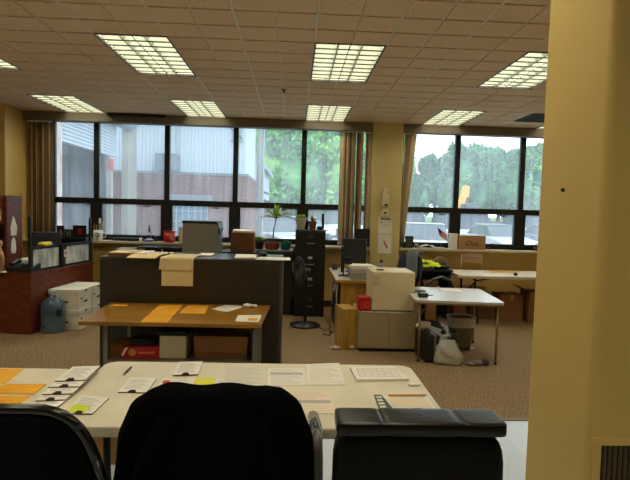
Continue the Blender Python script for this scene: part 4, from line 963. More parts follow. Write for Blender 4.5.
obj('dark_panel', MB().grid(8, 8, lambda u, v: Vector((-.02+(u-.5)*.12, (v-.5)*.2-.02, .085+.05*(1-abs(2*u-1))*(1-abs(2*v-1))))), mat('vest_brown', (70, 46, 44), .8), r, solid=.004, smooth=True)
r = thing('knitted_hat', 'brown knitted hat beside a dark bundle on the black side desk', 'hat', (2.20, 7.3, .7455))
obj('hat_crown', MB().sell((0, 0, .11), (.09, .08, .07), .9, nv=10), mat('cap_brown', (130, 106, 84), .9, var=.3, scale=40), r, smooth=True)
obj('dark_bundle', MB().sell((.02, -.06, .04), (.12, .08, .04), .8, fn=lambda p: p*(1+.3*noise.noise(p*18))), blackm, r, smooth=True)

# long folding table, tan chair, cartons under it
r = folding_table('long white folding table under the right window', 2.36, 4.2, 6.85, 7.6, .70, rc=.06, name='folding_table')
lines_sheet('orange_form', 'orange papers on the long white table', 'paper', [(3.0, 7.3), (3.45, 7.3), (3.47, 7.5), (3.02, 7.5)], .7005, orange, 3, MATS['orange_ink'])
lines_sheet('white_sheet', 'white papers at the left end of the long white table', 'paper', [(2.5, 7.05), (2.85, 7.05), (2.87, 7.35), (2.55, 7.35)], .7005, paperm, 5)
tag(obj('black_puck', MB().lathe([(.03, 0), (.03, .02), (.02, .04), (.0001, .04)], seg=14), blackm, loc=(3.22, 7.0, .7005), smooth=True), 'small black knob-like item on the long white table', 'gadget')
r = thing('folding_chair', 'tan metal folding chair behind the long white table', 'chair', (2.82, 7.68, 0))
tc_ = mat('chair_tan', (176, 146, 112), .5, metal=.1)
obj('backrest', MB().prism([(-.15, .81), (.15, .81), (.165, .84), (.155, .93), (.13, .95), (-.13, .95), (-.155, .93), (-.165, .84)], .0, .015, 'y'), tc_, r, bevel=.004)
obj('backrest_line', MB().box(-.11, .11, -.003, -.0002, .875, .885), mat('chair_brown', (120, 94, 70), .6), r)
for s in (-1, 1):
    obj('leg', MB().tube([(s*.17, .01, .93), (s*.175, .0, .45), (s*.18, -.22, .0)], .011), tc_, r, smooth=True)
    obj('leg', MB().tube([(s*.155, -.2, .45), (s*.16, .13, .0)], .011), tc_, r, smooth=True)
obj('seat', MB().prism(rr(-.17, .17, -.26, .05, .04), .435, .455), tc_, r, bevel=.004)
carton('brown carton with a label under the long table, middle of the row', (3.25, 7.3, 0), R(2), .36, .3, .39, cardd)
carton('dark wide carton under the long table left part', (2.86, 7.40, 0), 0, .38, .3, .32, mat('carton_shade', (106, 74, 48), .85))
carton('narrow brown carton leaning by the side desk end', (2.52, 7.42, 0), 0, .2, .3, .42, cardd)
carton('open brown carton with raised flaps under the long table right end', (3.66, 7.22, 0), R(-3), .36, .34, .45, cardd, open_=True)

# small card table on the right
r = thing('card_table', 'small white-topped square folding table with tan tube legs', 'table', (1.775, 5.47, 0), R(-5))
obj('tabletop', MB().prism(rr(-.46, .46, -.47, .47, .05), .635, .66), mat('card_table_white', (206, 208, 206), .25), r, bevel=.004)
obj('table_rim', MB().prism(rr(-.462, .462, -.472, .472, .05), .618, .634), tanmetal, r)
for sx in (-1, 1):
    for sy in (-1, 1): 
        lg_ = obj('leg', MB().tube([(sx*.40, sy*.43, .617), (sx*.40, sy*.43, 0)], .012), tanmetal, r, smooth=True)
        obj('foot', MB().cyl((sx*.40, sy*.43, 0), (sx*.40, sy*.43, .03), .015, seg=12), blackm, lg_)
    obj('stretcher', MB().tube([(sx*.4, -.43, .50), (sx*.2, 0, .60)], .007), tanmetal, r)
r = thing('two_way_radio', 'small black radio lying on the card table front left', 'radio', (1.40, 5.22, .6605), R(5))
obj('radio_body', MB().box(-.05, .05, -.03, .03, 0, .045), blackm, r, bevel=.006); obj('screen', MB().box(-.03, .03, -.031, -.0303, .012, .034), mat('screen_green', (50, 66, 44), .3), r)
tag(obj('cable', MB().tube([(1.35, 5.45, .667), (1.42, 5.5, .667), (1.47, 5.42, .667), (1.42, 5.35, .667), (1.50, 5.30, .667), (1.54, 5.33, .667)], .005), blackm, smooth=True), 'black cable coiled on the card table left side', 'cable')
lines_sheet('white_sheet', 'white sheet at the back of the card table', 'paper', [(1.75, 5.62), (1.98, 5.60), (2.0, 5.85), (1.77, 5.87)], .6605, paperm, 3)
tag(obj('gadget_case', MB().box(-.06, .06, -.05, .05, 0, .02), mat('case_blue', (90, 100, 116), .4), loc=(1.46, 5.6, .6605), bevel=.004), 'grey-blue flat case on the card table by the fridge', 'case')
# chair mat
tag(obj('chair_mat', MB().prism(rr(1.45, 2.15, 5.55, 6.95, .1), .0005, .005), mat('mat_clear', (186, 184, 178), .2)), 'pale plastic floor mat under the task chair', 'floor mat')
# waste bin
r = thing('waste_bin', 'grey-brown waste bin with clear liner under the card table', 'bin', (1.96, 5.60, .0055), R(4))
def bin_(w0, d0, w1, d1, h_, z0=0):
    def f(u, v):
        a = 2*math.pi*u; c, s = math.cos(a), math.sin(a); e = .45
        w_ = w0+(w1-w0)*v; d = d0+(d1-d0)*v
        return Vector((w_*math.copysign(abs(c)**e, c), d*math.copysign(abs(s)**e, s), z0+h_*v))
    return MB().grid(40, 6, f)
obj('bin_body', bin_(.10, .085, .135, .115, .36), mat('bin_brown', (104, 94, 80), .5), r, smooth=True, solid=.006)
obj('bin_floor', MB().box(-.09, .09, -.075, .075, .0, .012), MATS['bin_brown'], r)
linm = mat('liner_clear', (214, 212, 208), .3, alpha=.8)
obj('liner', bin_(.143, .123, .146, .126, .11, .262), linm, r, smooth=True, solid=.001)
obj('liner_rim', MB().tube([(.146*math.copysign(abs(math.cos(a))**.45, math.cos(a)), .126*math.copysign(abs(math.sin(a))**.45, math.sin(a)), .373) for a in [2*math.pi*k/40 for k in range(41)]], .005, 6), mat('liner_edge', (214, 214, 214), .3), r, smooth=True)
# black case, bag, cloth
r = thing('tool_case', 'black hard case with a chrome band standing by the card table leg', 'case', (1.46, 5.2, 0), R(4))
obj('case_body', MB().box(-.085, .085, -.17, .17, 0.01, .29), blackm, r, bevel=.02)
obj('chrome_band', MB().box(.02, .035, -.172, .172, .009, .292), steel, r, bevel=.003); obj('handle', MB().tube([(0, -.05, .29), (0, -.05, .315), (0, .05, .315), (0, .05, .29)], .008), blackm, r)
for s in (-1, 1): obj('foot', MB().cyl((.05*s, -.12, 0), (.05*s, -.12, .012), .015).cyl((.05*s, .12, 0), (.05*s, .12, .012), .015), blackm, r)
tag(obj('white_cloth', MB().sell((0, 0, .03), (.07, .08, .03), .8, fn=lambda p: p*(1+.5*noise.noise(p*30))), paperm, loc=(1.44, 5.28, .317), smooth=True), 'crumpled white paper on top of the black case', 'paper')
r = thing('plastic_bag', 'grey-white plastic bag slumped under the card table', 'bag', (1.66, 5.05, 0))
def bagf(p):
    t_ = min(1, max(0, (p.z+.14)/.28)); k = 1.12-.62*t_**1.3
    q = Vector((p.x*k-.03*t_, p.y*k, p.z)); n_ = noise.noise(p*11)*.3+noise.noise(p*26)*.16
    q *= 1+n_; q.z = min(max(q.z, -.135), .12); return q
obj('bag_body', MB().sell((0, 0, .135), (.15, .11, .14), .62, nu=48, nv=28, fn=bagf), mat('bag_plastic', (184, 182, 178), .35), r, smooth=True)
obj('bag_handle', MB().tube([(-.05, 0, .22), (-.07, -.02, .28), (-.02, -.03, .30), (.02, -.02, .25)], [.012, .02, .02, .012]), MATS['bag_plastic'], r, smooth=True)
tag(obj('black_cloth', MB().sell((0, 0, 0), (.06, .05, .045), .8, fn=lambda p: p*(1+.4*noise.noise(p*30))), blackm, loc=(1.70, 5.05, .27), smooth=True), 'black cloth bulging from the top of the plastic bag', 'cloth')
r = thing('grey_glove', 'grey work gloves lying on the carpet beside the plastic bag', 'gloves', (1.93, 4.98, 0))
obj('glove_body', MB().sell((0, 0, .025), (.075, .04, .025), .8, fn=lambda p: p*(1+.35*noise.noise(p*30))).sell((-.07, -.03, .02), (.05, .03, .02), .8, fn=lambda p: p*(1+.35*noise.noise(p*30))), mat('glove_grey', (120, 114, 108), .8), r, smooth=True)
obj('glove_cuff', MB().sell((.09, .0, .03), (.035, .035, .03), .6, fn=lambda p: p*(1+.2*noise.noise(p*40))), mat('glove_dark', (70, 64, 62), .8), r, smooth=True)

# ------------------------------------------------------------ on the window sills
SL = 1.0005
r = thing('coffee_mug', 'white mug with a dark green round emblem holding pens on the sill', 'mug', (-3.07, 7.9, SL)); r.scale = (1.15, 1.15, 1.15)
obj('mug_body', MB().lathe([(.055, 0), (.06, .01), (.06, .14), (.055, .14), (.052, .015), (.0001, .015)], seg=24), mat('ceramic_white', (226, 222, 212), .25), r, smooth=True)
obj('handle', MB().tube([(.057, 0, .115), (.1, 0, .1), (.1, 0, .05), (.057, 0, .035)], .008), MATS['ceramic_white'], r, smooth=True)
obj('round_emblem', MB().tube([(.024*math.cos(R(a)), -math.sqrt(max(0, .0612**2-(.024*math.cos(R(a)))**2)), .078+.024*math.sin(R(a))) for a in range(0, 380, 20)], .005, 5), mat('emblem_green', (30, 70, 52), .5), r)
rn = random.Random(2)
pc = [mat('pen_tan', (176, 140, 96), .5), darkmetal, mat('pen_green', (90, 110, 80), .5), mat('pen_white', (214, 210, 206), .5), mat('pen_red', (150, 60, 54), .5)]
for k in range(9):
    a = 2*math.pi*k/9; e = rn.uniform(.02, .05)
    tag(obj('pencil', MB().tube([(.025*math.cos(a), .025*math.sin(a), .016), ((.03+e)*math.cos(a), (.02)*math.sin(a), rn.uniform(.22, .29))], .0055, 6), pc[k % 5], loc=(-3.07, 7.9, SL)), 'pen or pencil standing in the white mug on the sill', 'pencil', 'pens and pencils in the sill mug')
tag(obj('white_figurine', MB().lathe([(.02, 0), (.024, .03), (.012, .05), (.02, .07), (.0001, .09)], seg=14).cyl((0, 0, -.24), (0, 0, 0), .005), paperm, loc=(-3.045, 7.9, SL+.262), smooth=True), 'white knob-topped stick among the pens in the sill mug', 'stick')
r = thing('cable_bundle', 'long black device lying on the sill right of the white mug', 'device', (-2.62, 7.93, SL))
obj('device_body', MB().sell((0, 0, .025), (.26, .05, .025), .4), blackm, r, smooth=True); obj('device_cable', MB().tube([(.25, 0, .03), (.32, -.02, .05), (.38, 0, .02), (.43, .0, .03)], .008), blackm, r, smooth=True)
def bottle(label, loc, prof, m, capm=None, capz=None, name='bottle', cat='bottle', extra=None):
    r = thing(name, label, cat, loc); obj(name+'_body', MB().lathe(prof, seg=18), m, r, smooth=True)
    if capm: obj('cap', MB().cyl((0, 0, capz[0]), (0, 0, capz[1]), capz[2], capz[3] if len(capz) > 3 else None), capm, r)
    return r
bottle('tiny white jar on the sill left of the blue and white bottle', (-2.41, 7.9, SL), [(.022, 0), (.025, .01), (.025, .05), (.0001, .051)], paperm, mat('jar_lid', (170, 120, 90), .5), (.0515, .066, .02), 'jar', 'jar')
r = bottle('white glue bottle with blue base and pointed blue tip on the sill', (-2.28, 7.9, SL), [(.065, 0), (.07, .01), (.07, .03), (.035, .04), (.033, .12), (.02, .15), (.018, .16), (.0001, .16)], mat('bottle_white', (206, 214, 222), .4), mat('blue_tip', (40, 80, 190), .4), (.161, .26, .02, .004))
obj('blue_label', MB().lathe([(.0345, .05), (.0345, .1)], seg=18), MATS['blue_tip'], r, solid=.001)
obj('blue_base', MB().lathe([(.071, .0), (.0715, .025)], seg=18), MATS['blue_tip'], r, solid=.001)
bottle('short dark blue bottle beside the glue bottle on the sill', (-2.18, 7.93, SL), [(.022, 0), (.022, .05), (.012, .065), (.012, .08), (.0001, .08)], mat('navy', (24, 34, 60), .4))
bottle('small dark jar beside the tiny white jar on the sill', (-2.52, 7.88, SL), [(.02, 0), (.024, .03), (.015, .045), (.0001, .046)], blackm, name='jar', cat='jar')
r = bottle('large red canister with a pale label on the sill', (-1.96, 7.9, SL), [(.085, 0), (.09, .01), (.09, .155), (.0001, .156)], redm, mat('red_lid', (170, 16, 20), .4), (.1565, .175, .093), 'canister', 'canister')
obj('label', MB().prism([(.025, .03), (.07, .03), (.07, .11), (.025, .11)], -.093, -.0, 'y'), mat('label_tan', (200, 150, 120), .6), r)
bottle('tall cream cylinder on the sill beside the red canister', (-1.77, 7.9, SL), [(.05, 0), (.052, .01), (.052, .225), (.048, .24), (.0001, .241)], mat('cream_tube', (206, 190, 166), .6), name='canister', cat='canister')
tag(obj('white_box', MB().box(-.05, .05, -.03, .03, 0, .22), mat('pale_carton', (190, 196, 200), .5), loc=(-1.66, 7.98, SL), bevel=.004), 'pale box behind the tall grey cabinet on the sill', 'box')
# dark equipment below the sill between desk and counter
r = thing('side_cabinet', 'low black open rack beneath the sill behind the brown counter', 'rack', (-1.95, 7.6, 0))
obj('rack_top', MB().box(-.36, .36, -.2, .19, .93, .95), blackm, r)
for s in (-1, 0, 1): obj('rack_post', MB().box(s*.34-.012, s*.34+.012, -.19, -.16, 0, .9295), steel, r)
obj('rack_back', MB().box(-.35, .35, .15, .18, 0, .9295), blackm, r); obj('shelf', MB().box(-.35, .35, -.155, .149, .5, .52), blackm, r)
r = thing('desktop_printer', 'small dark machine with a pale blue lid under the sill', 'printer', (-2.45, 7.4, 0))
obj('stand', MB().box(-.14, .14, -.13, .13, 0, .80), putty, r, bevel=.004); obj('machine_body', MB().box(-.12, .12, -.12, .12, .8005, .91), darkmetal, r, bevel=.006); obj('machine_lid', MB().box(-.125, .125, -.125, .125, .9105, .93), mat('lid_blue', (150, 170, 190), .3), r, bevel=.004)
# right sill
frame('dark picture frame on the right sill beside the pilaster', 1.86, SL, .13, .19, mat('photo_dark', (84, 76, 70), .4, rgb2=(40, 36, 34), scale=40), y=7.9, mt=darkmetal)
bottle('thin dark bottle next to the picture frame on the right sill', (1.77, 7.88, SL), [(.02, 0), (.02, .06), (.008, .09), (.008, .14), (.0001, .14)], darkmetal)
bottle('tiny grey cup right of the picture frame on the right sill', (1.98, 7.9, SL), [(.025, 0), (.03, .07), (.0001, .07)], mat('cup_grey', (140, 132, 122), .5), name='cup', cat='cup')
r = thing('paper_pile', 'rumpled white papers on the right sill', 'papers', (2.15, 7.9, SL))
obj('pile', MB().grid(12, 8, lambda u, v: Vector(((u-.5)*.24, (v-.5)*.12, .02+.035*abs(noise.noise(Vector((u*4, v*3, 2))))+.03*(1-abs(2*u-1))))), paperm, r, solid=.004); obj('bottom_sheet', MB().box(-.14, .14, -.06, .06, 0, .006), paperm, r)
r = thing('small_flag', 'small red, white and blue stick flag on the right sill', 'flag', (2.39, 7.9, SL)); r.scale = (1.25, 1, 1.1)
obj('stick', MB().cyl((0, 0, .008), (-.02, 0, .20), .003), mat('stick', (190, 170, 140), .6), r); obj('flag_base', MB().sell((0, 0, .008), (.05, .03, .008), .5), mat('base_white', (206, 200, 190), .5), r)
def strip(v0, v1, u0=0, u1=1): return lambda u, v: Vector((-.06+.02*((v0+(v1-v0)*v))+(u0+(u1-u0)*u)*.12, .006*math.sin((u0+(u1-u0)*u)*5), .31-.11*(v0+(v1-v0)*v)-.10*(u0+(u1-u0)*u)))
fr_, fw_ = MB(), MB()
for k in range(7): (fr_ if k % 2 == 0 else fw_).grid(6, 1, strip(k/7, (k+1)/7, .4 if k < 4 else 0, 1))
obj('red_stripes', fr_, mat('flag_red', (196, 30, 44), .7), r, solid=.001); obj('white_stripes', fw_, paperm, r, solid=.001)
obj('blue_canton', MB().grid(4, 2, strip(0, 4/7, 0, .4)), mat('flag_blue', (40, 50, 110), .7), r, solid=.001)
tag(obj('white_dish', MB().lathe([(.05, 0), (.07, .015), (.068, .018), (.0001, .008)], seg=20), paperm, loc=(2.3, 7.9, SL), smooth=True), 'flat white dish at the foot of the small flag', 'dish')
tag(obj('white_carton', MB().box(-.06, .06, -.05, .05, 0, .25), paperm, loc=(2.58, 7.92, SL), bevel=.003), 'upright white carton left of the lettered cardboard box', 'box')
r = thing('cardboard_box', 'cardboard box with dark script lettering on the right sill', 'box', (2.87, 7.91, SL))
obj('box_body', MB().box(-.215, .215, -.08, .08, 0, .225), mat('card_warm', (172, 132, 92), .8), r, bevel=.003)
def text(s, name, size, m, parent, loc, rot=(R(90), 0, 0), shear=0):
    cu = bpy.data.curves.new(name, 'FONT'); cu.body = s; cu.size = size; cu.shear = shear; cu.extrude = .0008; cu.align_x = 'CENTER'
    o = bpy.data.objects.new(name, cu); COL.objects.link(o); dg = bpy.context.evaluated_depsgraph_get()
    me = bpy.data.meshes.new_from_object(o.evaluated_get(dg)); bpy.data.objects.remove(o)
    me.materials.clear(); me.materials.append(m); q = bpy.data.objects.new(name, me); COL.objects.link(q); q.parent = parent; q.location = loc; q.rotation_euler = rot; return q
text('Out', 'lettering', .12, mat('print_black', (40, 32, 28), .7), r, (-.02, -.0815, .06), shear=.4)
obj('small_print', MB().box(.06, .15, -.0815, -.0802, .06, .068), MATS['print_black'], r)
tag(obj('black_cable_coil', MB().tube([(3.12+.06*math.cos(R(a)), 7.9+.03*math.sin(R(a)), SL+.012+a*.00004) for a in range(0, 700, 30)], .009), blackm, smooth=True), 'coiled black cable right of the lettered cardboard box', 'cable')
r = thing('small_basket', 'small brown twig ornament at the far right of the right sill', 'ornament', (4.02, 7.92, SL))
obj('bowl', MB().lathe([(.04, 0), (.09, .03), (.1, .05), (.095, .05), (.0001, .01)], seg=18), mat('twig', (130, 76, 44), .8), r, smooth=True)
for k in range(7): obj('twig', MB().tube([(.06*math.cos(k), .05*math.sin(k), .04), (.1*math.cos(k+.6), .06*math.sin(k), .09), (.05*math.cos(k+1.5), .05*math.sin(k), .12)], .004, 5), MATS['twig'], r)

# ------------------------------------------------------------ outside
GZ = -.3
lotm = mat('asphalt', (156, 158, 160), .8, rgb2=(126, 128, 132), scale=.6)
struct('ground_lot', MB().box(-40, 70, 8.3, 42, GZ-.2, GZ), lotm)
def hill(u, v):
    x = -70+190*u; y = 41.9+90*v; z = GZ-.05+(11*v*(1 if x < 8 else .12)+1.2*noise.noise(Vector((x*.05, y*.05, 0)))*min(1, v*3)); return Vector((x, y, z))
struct('ground_hill', MB().grid(40, 20, hill), mat('grass', (96, 128, 62), .95, var=.3, scale=.6), smooth=True)
def hz(x, y):
    v = (y-41.9)/90
    return 0 if v < 0 else GZ-.05+(11*v*(1 if x < 8 else .12)+1.2*noise.noise(Vector((x*.05, y*.05, 0)))*min(1, v*3))
# neighbouring garage wall along the left, with a roller door
gm = mat('siding_white', (166, 178, 190), .6)
def corrugate(mb, x, y0, y1, z0, z1, step, depth, horiz=True, face=1):
    n = int((z1-z0 if horiz else y1-y0)/step)
    for k in range(n):
        a = (z0 if horiz else y0)+k*step
        if horiz: mb.box(x, x+depth*face, y0, y1, a, a+step*.6)
        else: mb.box(x, x+depth*face, a, a+step*.5, z0, z1)
    return mb
r = thing('garage_building', 'pale metal garage with a half open roller door seen through the left panes', 'building', (-5.3, 12.5, GZ))
o3 = Vector((-5.3, 12.5, GZ))
obj('siding_wall', corrugate(MB().box(-.3, -.02, -3.9, -1.35, 0, 6.8), -.02, -3.9, -1.35, 0, 6.8, .12, .03), gm, r)
obj('door_jamb', MB().box(-.35, .05, -1.35, -1.05, 0, 6.8), mat('rusty_white', (206, 196, 190), .7, rgb2=(160, 120, 104), scale=4, stretch=(1, 1, .4)), r)
obj('upper_wall', corrugate(MB().box(-.3, -.02, -1.05, 4.1, 4.5, 6.8), -.02, -1.05, 4.1, 4.5, 6.8, .2, .02), gm, r)
obj('roller_door', corrugate(MB().box(-.2, -.1, -1.05, 2.75, 3.3, 4.5), -.1, -1.05, 2.75, 3.3, 4.5, .09, .03), mat('door_white', (176, 190, 200), .5), r)
obj('roller_drum', MB().cyl((.1, -1.05, 4.45), (.1, 3.3, 4.45), .28, seg=24), mat('drum_blue_grey', (150, 162, 174), .5), r)
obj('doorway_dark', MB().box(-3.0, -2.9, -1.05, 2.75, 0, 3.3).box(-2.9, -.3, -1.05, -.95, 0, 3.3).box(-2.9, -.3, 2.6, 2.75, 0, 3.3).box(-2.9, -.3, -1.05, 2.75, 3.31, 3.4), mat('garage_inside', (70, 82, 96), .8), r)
obj('pier', MB().box(-.08, .12, 3.15, 4.0, 0, 4.5), mat('concrete', (156, 152, 140), .8, var=.15, scale=2), r)
obj('inner_post', MB().box(-.15, -.02, 2.1, 2.3, 0, 2.85), MATS['concrete'], r); obj('red_sign', MB().box(-.14, -.015, 2.1, 2.3, 2.855, 3.2), mat('sign_red', (190, 60, 60), .6), r)
# brick building facing the windows
r = thing('brick_building', 'red brick building with white corrugated upper wall beyond the left window', 'building', (-3.4, 17, GZ))
brick = brick_mat('brick_red', (112, 52, 44), (94, 42, 36), (124, 92, 84), 1, 'xz', .9, .23, .085, .012)
obj('brick_wall', MB().box(-3.0, -.85, -.0, 4, 0, 2.96).box(-.85, 1.78, 0, 4, 2.1, 2.96).box(.45, 1.78, 0, 4, 0, 2.1).box(-.85, .45, 0, 4, 0, .7), brick, r)
obj('coping', MB().box(-3.0, 1.8, -.06, 4, 2.96, 3.04), mat('coping_grey', (110, 114, 120), .7), r)
up = MB().box(-3.0, 1.7, .1, 4, 3.04, 8.5)
for k in range(38): up.box(-3.0+k*.125, -3.0+k*.125+.06, .07, .1, 3.04, 8.5)
obj('corrugated_wall', up, mat('white_metal', (184, 196, 206), .5), r)
obj('window_glazing', MB().box(-.85, .45, .12, .14, .7, 2.1), mat('window_blue', (110, 136, 160), .2), r)
wf = MB()
for k in range(7): wf.box(-.85+k*.21, -.82+k*.21, .06, .12, .7, 2.1)
for k in range(5): wf.box(-.85, .45, .06, .12, .7+k*.34, .73+k*.34)
obj('window_bars', wf, mat('bar_grey', (160, 176, 190), .6), r)
obj('lintel', MB().box(-1.0, .6, -.03, .1, 2.1, 2.28), mat('lintel_grey', (120, 128, 138), .7), r)
obj('wall_unit', MB().box(-1.2, -.5, -.5, .05, 3.06, 3.6), mat('unit_grey', (96, 106, 118), .6), r)
obj('downpipe', MB().box(-.62, -.5, -.02, .07, 3.6, 8.5), mat('pipe_grey', (150, 160, 168), .6), r)
obj('upper_window', MB().box(1.25, 1.55, .02, .09, 4.2, 5.2).box(1.2, 1.6, .0, .07, 4.1, 4.19), mat('vent_blue', (130, 146, 160), .5), r)
obj('electric_cable', MB().tube([(-3, -.6, 6.4), (-1.8, -.3, 5.6), (.2, -.1, 5.2), (.8, 0, 4.9), (1.6, .0, 4.2)], .015, 6), darkmetal, r)
# receding shed with a gable, beyond the brick building
r = thing('gable_house', 'white gabled building with brick base behind the brick building', 'building', (-2.6, 26, GZ))
obj('gable_wall', MB().prism([(-2, 2.4), (1.0, 2.4), (1.0, 4.0), (-1.9, 6.8), (-2, 6.8)], 0, 5, 'y'), MATS['white_metal'], r)
obj('brick_base', MB().box(-2, .85, .02, 5, 0, 2.4), brick, r)
obj('roof', MB().prism([(1.25, 3.75), (1.25, 3.95), (-1.9, 7.05), (-2.0, 6.85)], -.3, 5.2, 'y'), mat('roof_grey', (150, 158, 166), .7), r)
obj('porch_roof', MB().prism([(.2, 3.0), (1.25, 2.6), (1.25, 2.7), (.2, 3.15)], -.8, 0, 'y'), mat('roof_dark', (80, 88, 98), .7), r)
for z in (3.2, ): obj('gable_window', MB().box(.1, .5, -.03, .01, z, z+1.0), MATS['window_blue'], r)
r = thing('utility_pole', 'grey utility pole rising beside the brick building corner', 'pole', (-1.04, 14.5, GZ))
obj('pole_shaft', MB().cyl((0, 0, 0), (0, 0, 9), .09, .075), mat('pole_grey', (140, 140, 138), .8), r, smooth=True)
obj('conduit', MB().cyl((.11, -.03, 0), (.11, -.03, 4.5), .025), MATS['pipe_grey'], r)

# trees
def crown(seed, n=3600, rx=2.6, rz_=3.6):
    rnd = random.Random(seed); mb = MB(); vs = []
    blobs = [(0, 0, 0, 1.0)]+[(rnd.uniform(-.6, .6), rnd.uniform(-.6, .6), rnd.uniform(-.6, .75), rnd.uniform(.35, .6)) for _ in range(11)]
    for k in range(n):
        bx, by, bz, br = rnd.choice(blobs)
        d = Vector((rnd.gauss(0, 1), rnd.gauss(0, 1), rnd.gauss(0, 1))).normalized()*br*rnd.uniform(.75, 1.02)
        p = Vector(((bx+d.x*.8)*rx, (by+d.y*.8)*rx, (bz+d.z*.8)*rz_+rz_*1.5))
        s = rnd.uniform(.13, .27); e = Euler((rnd.uniform(0, 6.3), rnd.uniform(0, 6.3), rnd.uniform(0, 6.3))).to_matrix()
        mb.quad(*[p+e@Vector(q)*s for q in ((-1, -.6, 0), (0, -.9, .1), (1, .2, 0), (.1, 1, -.1))])
    mb2 = mb.sell((0, 0, rz_*1.5), (rx*.66, rx*.66, rz_*.72), 1, nu=16, nv=10, fn=lambda p: p*(1+.25*noise.noise(p*.6)))
    return mb
crm = [mat('foliage_bright', (150, 205, 96), .8, rgb2=(96, 160, 76), scale=.7), mat('foliage_mid', (116, 176, 100), .8, rgb2=(76, 130, 76), scale=.7), mat('foliage_cool', (104, 160, 112), .8, rgb2=(66, 118, 88), scale=.7)]
protos = []
for k in range(3):
    r = thing('tree', 'x', 'tree', (0, 0, -50))
    obj('trunk', MB().tube([(0, 0, -1.5), (.1, 0, 2), (-.1, .1, 4.5)], [.28, .2, .1]), mat('bark_grey', (96, 84, 70), .9), r, smooth=True)
    obj('crown', crown(20+k), crm[k], r)
    protos.append(r)
rnd = random.Random(33); used = set()
def plant(k, x, y, s, lab, grp):
    if k not in used: used.add(k); o = protos[k]; o.location = (x, y, hz(x, y) if y > 41.9 else GZ+1.4*s); o.rotation_euler.z = rnd.uniform(0, 6); o['label'] = lab; o['group'] = grp
    else: o = dup(protos[k], (x, y, hz(x, y) if y > 41.9 else GZ+1.4*s), rnd.uniform(0, 6), label=lab, group=grp)
    o.scale = (s*rnd.uniform(.95, 1.25), s*rnd.uniform(.95, 1.2), s*rnd.uniform(.9, 1.15))
for row, (y, n, s) in enumerate(((44, 7, .95), (50, 8, 1.15), (58, 9, 1.4), (68, 9, 1.7), (80, 10, 2.0))):
    for i in range(n):
        x = (-8.5+(17*i/(n-1)))*y/50+rnd.uniform(-.8, .8)
        plant(0 if (row+i) % 3 else 1, x, y+rnd.uniform(-2, 2), s*rnd.uniform(.85, 1.15), 'green leafy tree on the wooded slope beyond the left window', 'trees on the slope beyond the left window')
for row, (y, n, s) in enumerate(((60, 9, 1.0), (70, 10, 1.25), (82, 11, 1.5))):
    for i in range(n):
        x = (9.5+(26*i/(n-1)))*y/60+rnd.uniform(-1, 1); s_k = (.5, .55, .62, .78)[i] if i < 4 else 1
        plant(2 if (row+i) % 3 else 1, x, y+rnd.uniform(-2, 2), s_k*s*rnd.uniform(.76, 1.06), 'blue-green leafy tree in the wood line beyond the right window', 'trees beyond the right window')

# cars
tyre = mat('tyre', (26, 26, 28), .8); carglass = mat('car_glass', (48, 60, 72), .12)
def make_car(name, label, paint, loc, rz, L=4.4, W=1.78, H=1.45, van=False):
    r = thing(name, label, 'car', loc, rz)
    h_ = L/2
    side = [(-h_, .35), (h_, .35), (h_, .62), (h_-.12, .78), (h_*.45, .92), (-h_*.72, .95), (-h_+.05, .88)]
    obj('car_body', MB().prism(side, -W/2, W/2, 'y'), paint, r, bevel=.07)
    cab = [(h_*.46, .90), (h_*.12, H-.03), (-h_*.42, H), (-h_*.78, .93)] if not van else [(h_*.5, .90), (h_*.25, H-.05), (-h_*.9, H), (-h_*.95, .93)]
    a = MB().prism(cab, -W/2+.1, W/2-.1, 'y'); 
    for v in a.b.verts:
        if v.co.z > 1.1: v.co.y *= .84
    obj('cabin_glass', a, carglass, r, bevel=.04)
    rf = MB().prism([(cab[1][0]-.03, H-.035), (cab[2][0]+.02, H-.005), (cab[2][0]-.05, H+.022), (cab[1][0]+.02, H+.0)], -(W/2-.1)*.86, (W/2-.1)*.86, 'y')
    obj('roof', rf, paint, r, bevel=.02)
    for sx in (-1, 1):
        for sy in (-1, 1):
            x = sx*h_*.62; y = sy*(W/2-.02)
            obj('wheel', MB().cyl((x, y-.1, .32), (x, y+.1, .32), .32, seg=20).cyl((x, y-.104*1, .32), (x, y+.104, .32), .18, seg=14), tyre, r)
    for sy in (-1, 1): obj('headlight', MB().box(h_-.1, h_+.012, sy*W*.36-.18, sy*W*.36+.18, .62, .74), mat('headlamp', (220, 226, 230), .15), r, bevel=.02)
    return r
silver = mat('paint_silver', (186, 192, 198), .25, metal=.4, coat=.5); wcar = mat('paint_white', (226, 230, 232), .25, coat=.5); dcar = mat('paint_dark', (60, 66, 76), .25, metal=.3, coat=.5); bcar = mat('paint_blue', (90, 120, 160), .25, metal=.3, coat=.5); rcar = mat('paint_red', (160, 40, 40), .25, coat=.5)
make_car('parked_car', 'white car parked facing the right window at its left side', wcar, (4.9, 18.5, GZ), R(-100), 4.6, 1.9, 1.5)
make_car('parked_car', 'silver car parked nearest the plants outside the left window', silver, (-.9, 22, GZ), R(-60))
make_car('parked_car', 'blue car parked behind the silver one outside the left window', bcar, (-.3, 25.5, GZ), R(-60))
make_car('parked_car', 'dark car third in the slanted row outside the left window', dcar, (.2, 29, GZ), R(-60))
make_car('parked_car', 'white car last in the slanted row outside the left window', wcar, (.8, 32.5, GZ), R(-60))
make_car('parked_van', 'white van parked across the lot beyond the filing cabinet', wcar, (4.6, 36, GZ), R(0), 5.2, 2, 2.0, True)
make_car('parked_car', 'red car parked far off behind the construction rows', rcar, (15.6, 38, GZ), R(10))
make_car('parked_car', 'silver car parked right of the white one beyond the right window', silver, (9.6, 23, GZ), R(-85))
make_car('parked_van', 'white van beyond the right window behind the cardboard box', wcar, (11.6, 32, GZ), R(5), 5.2, 2, 2.1, True)
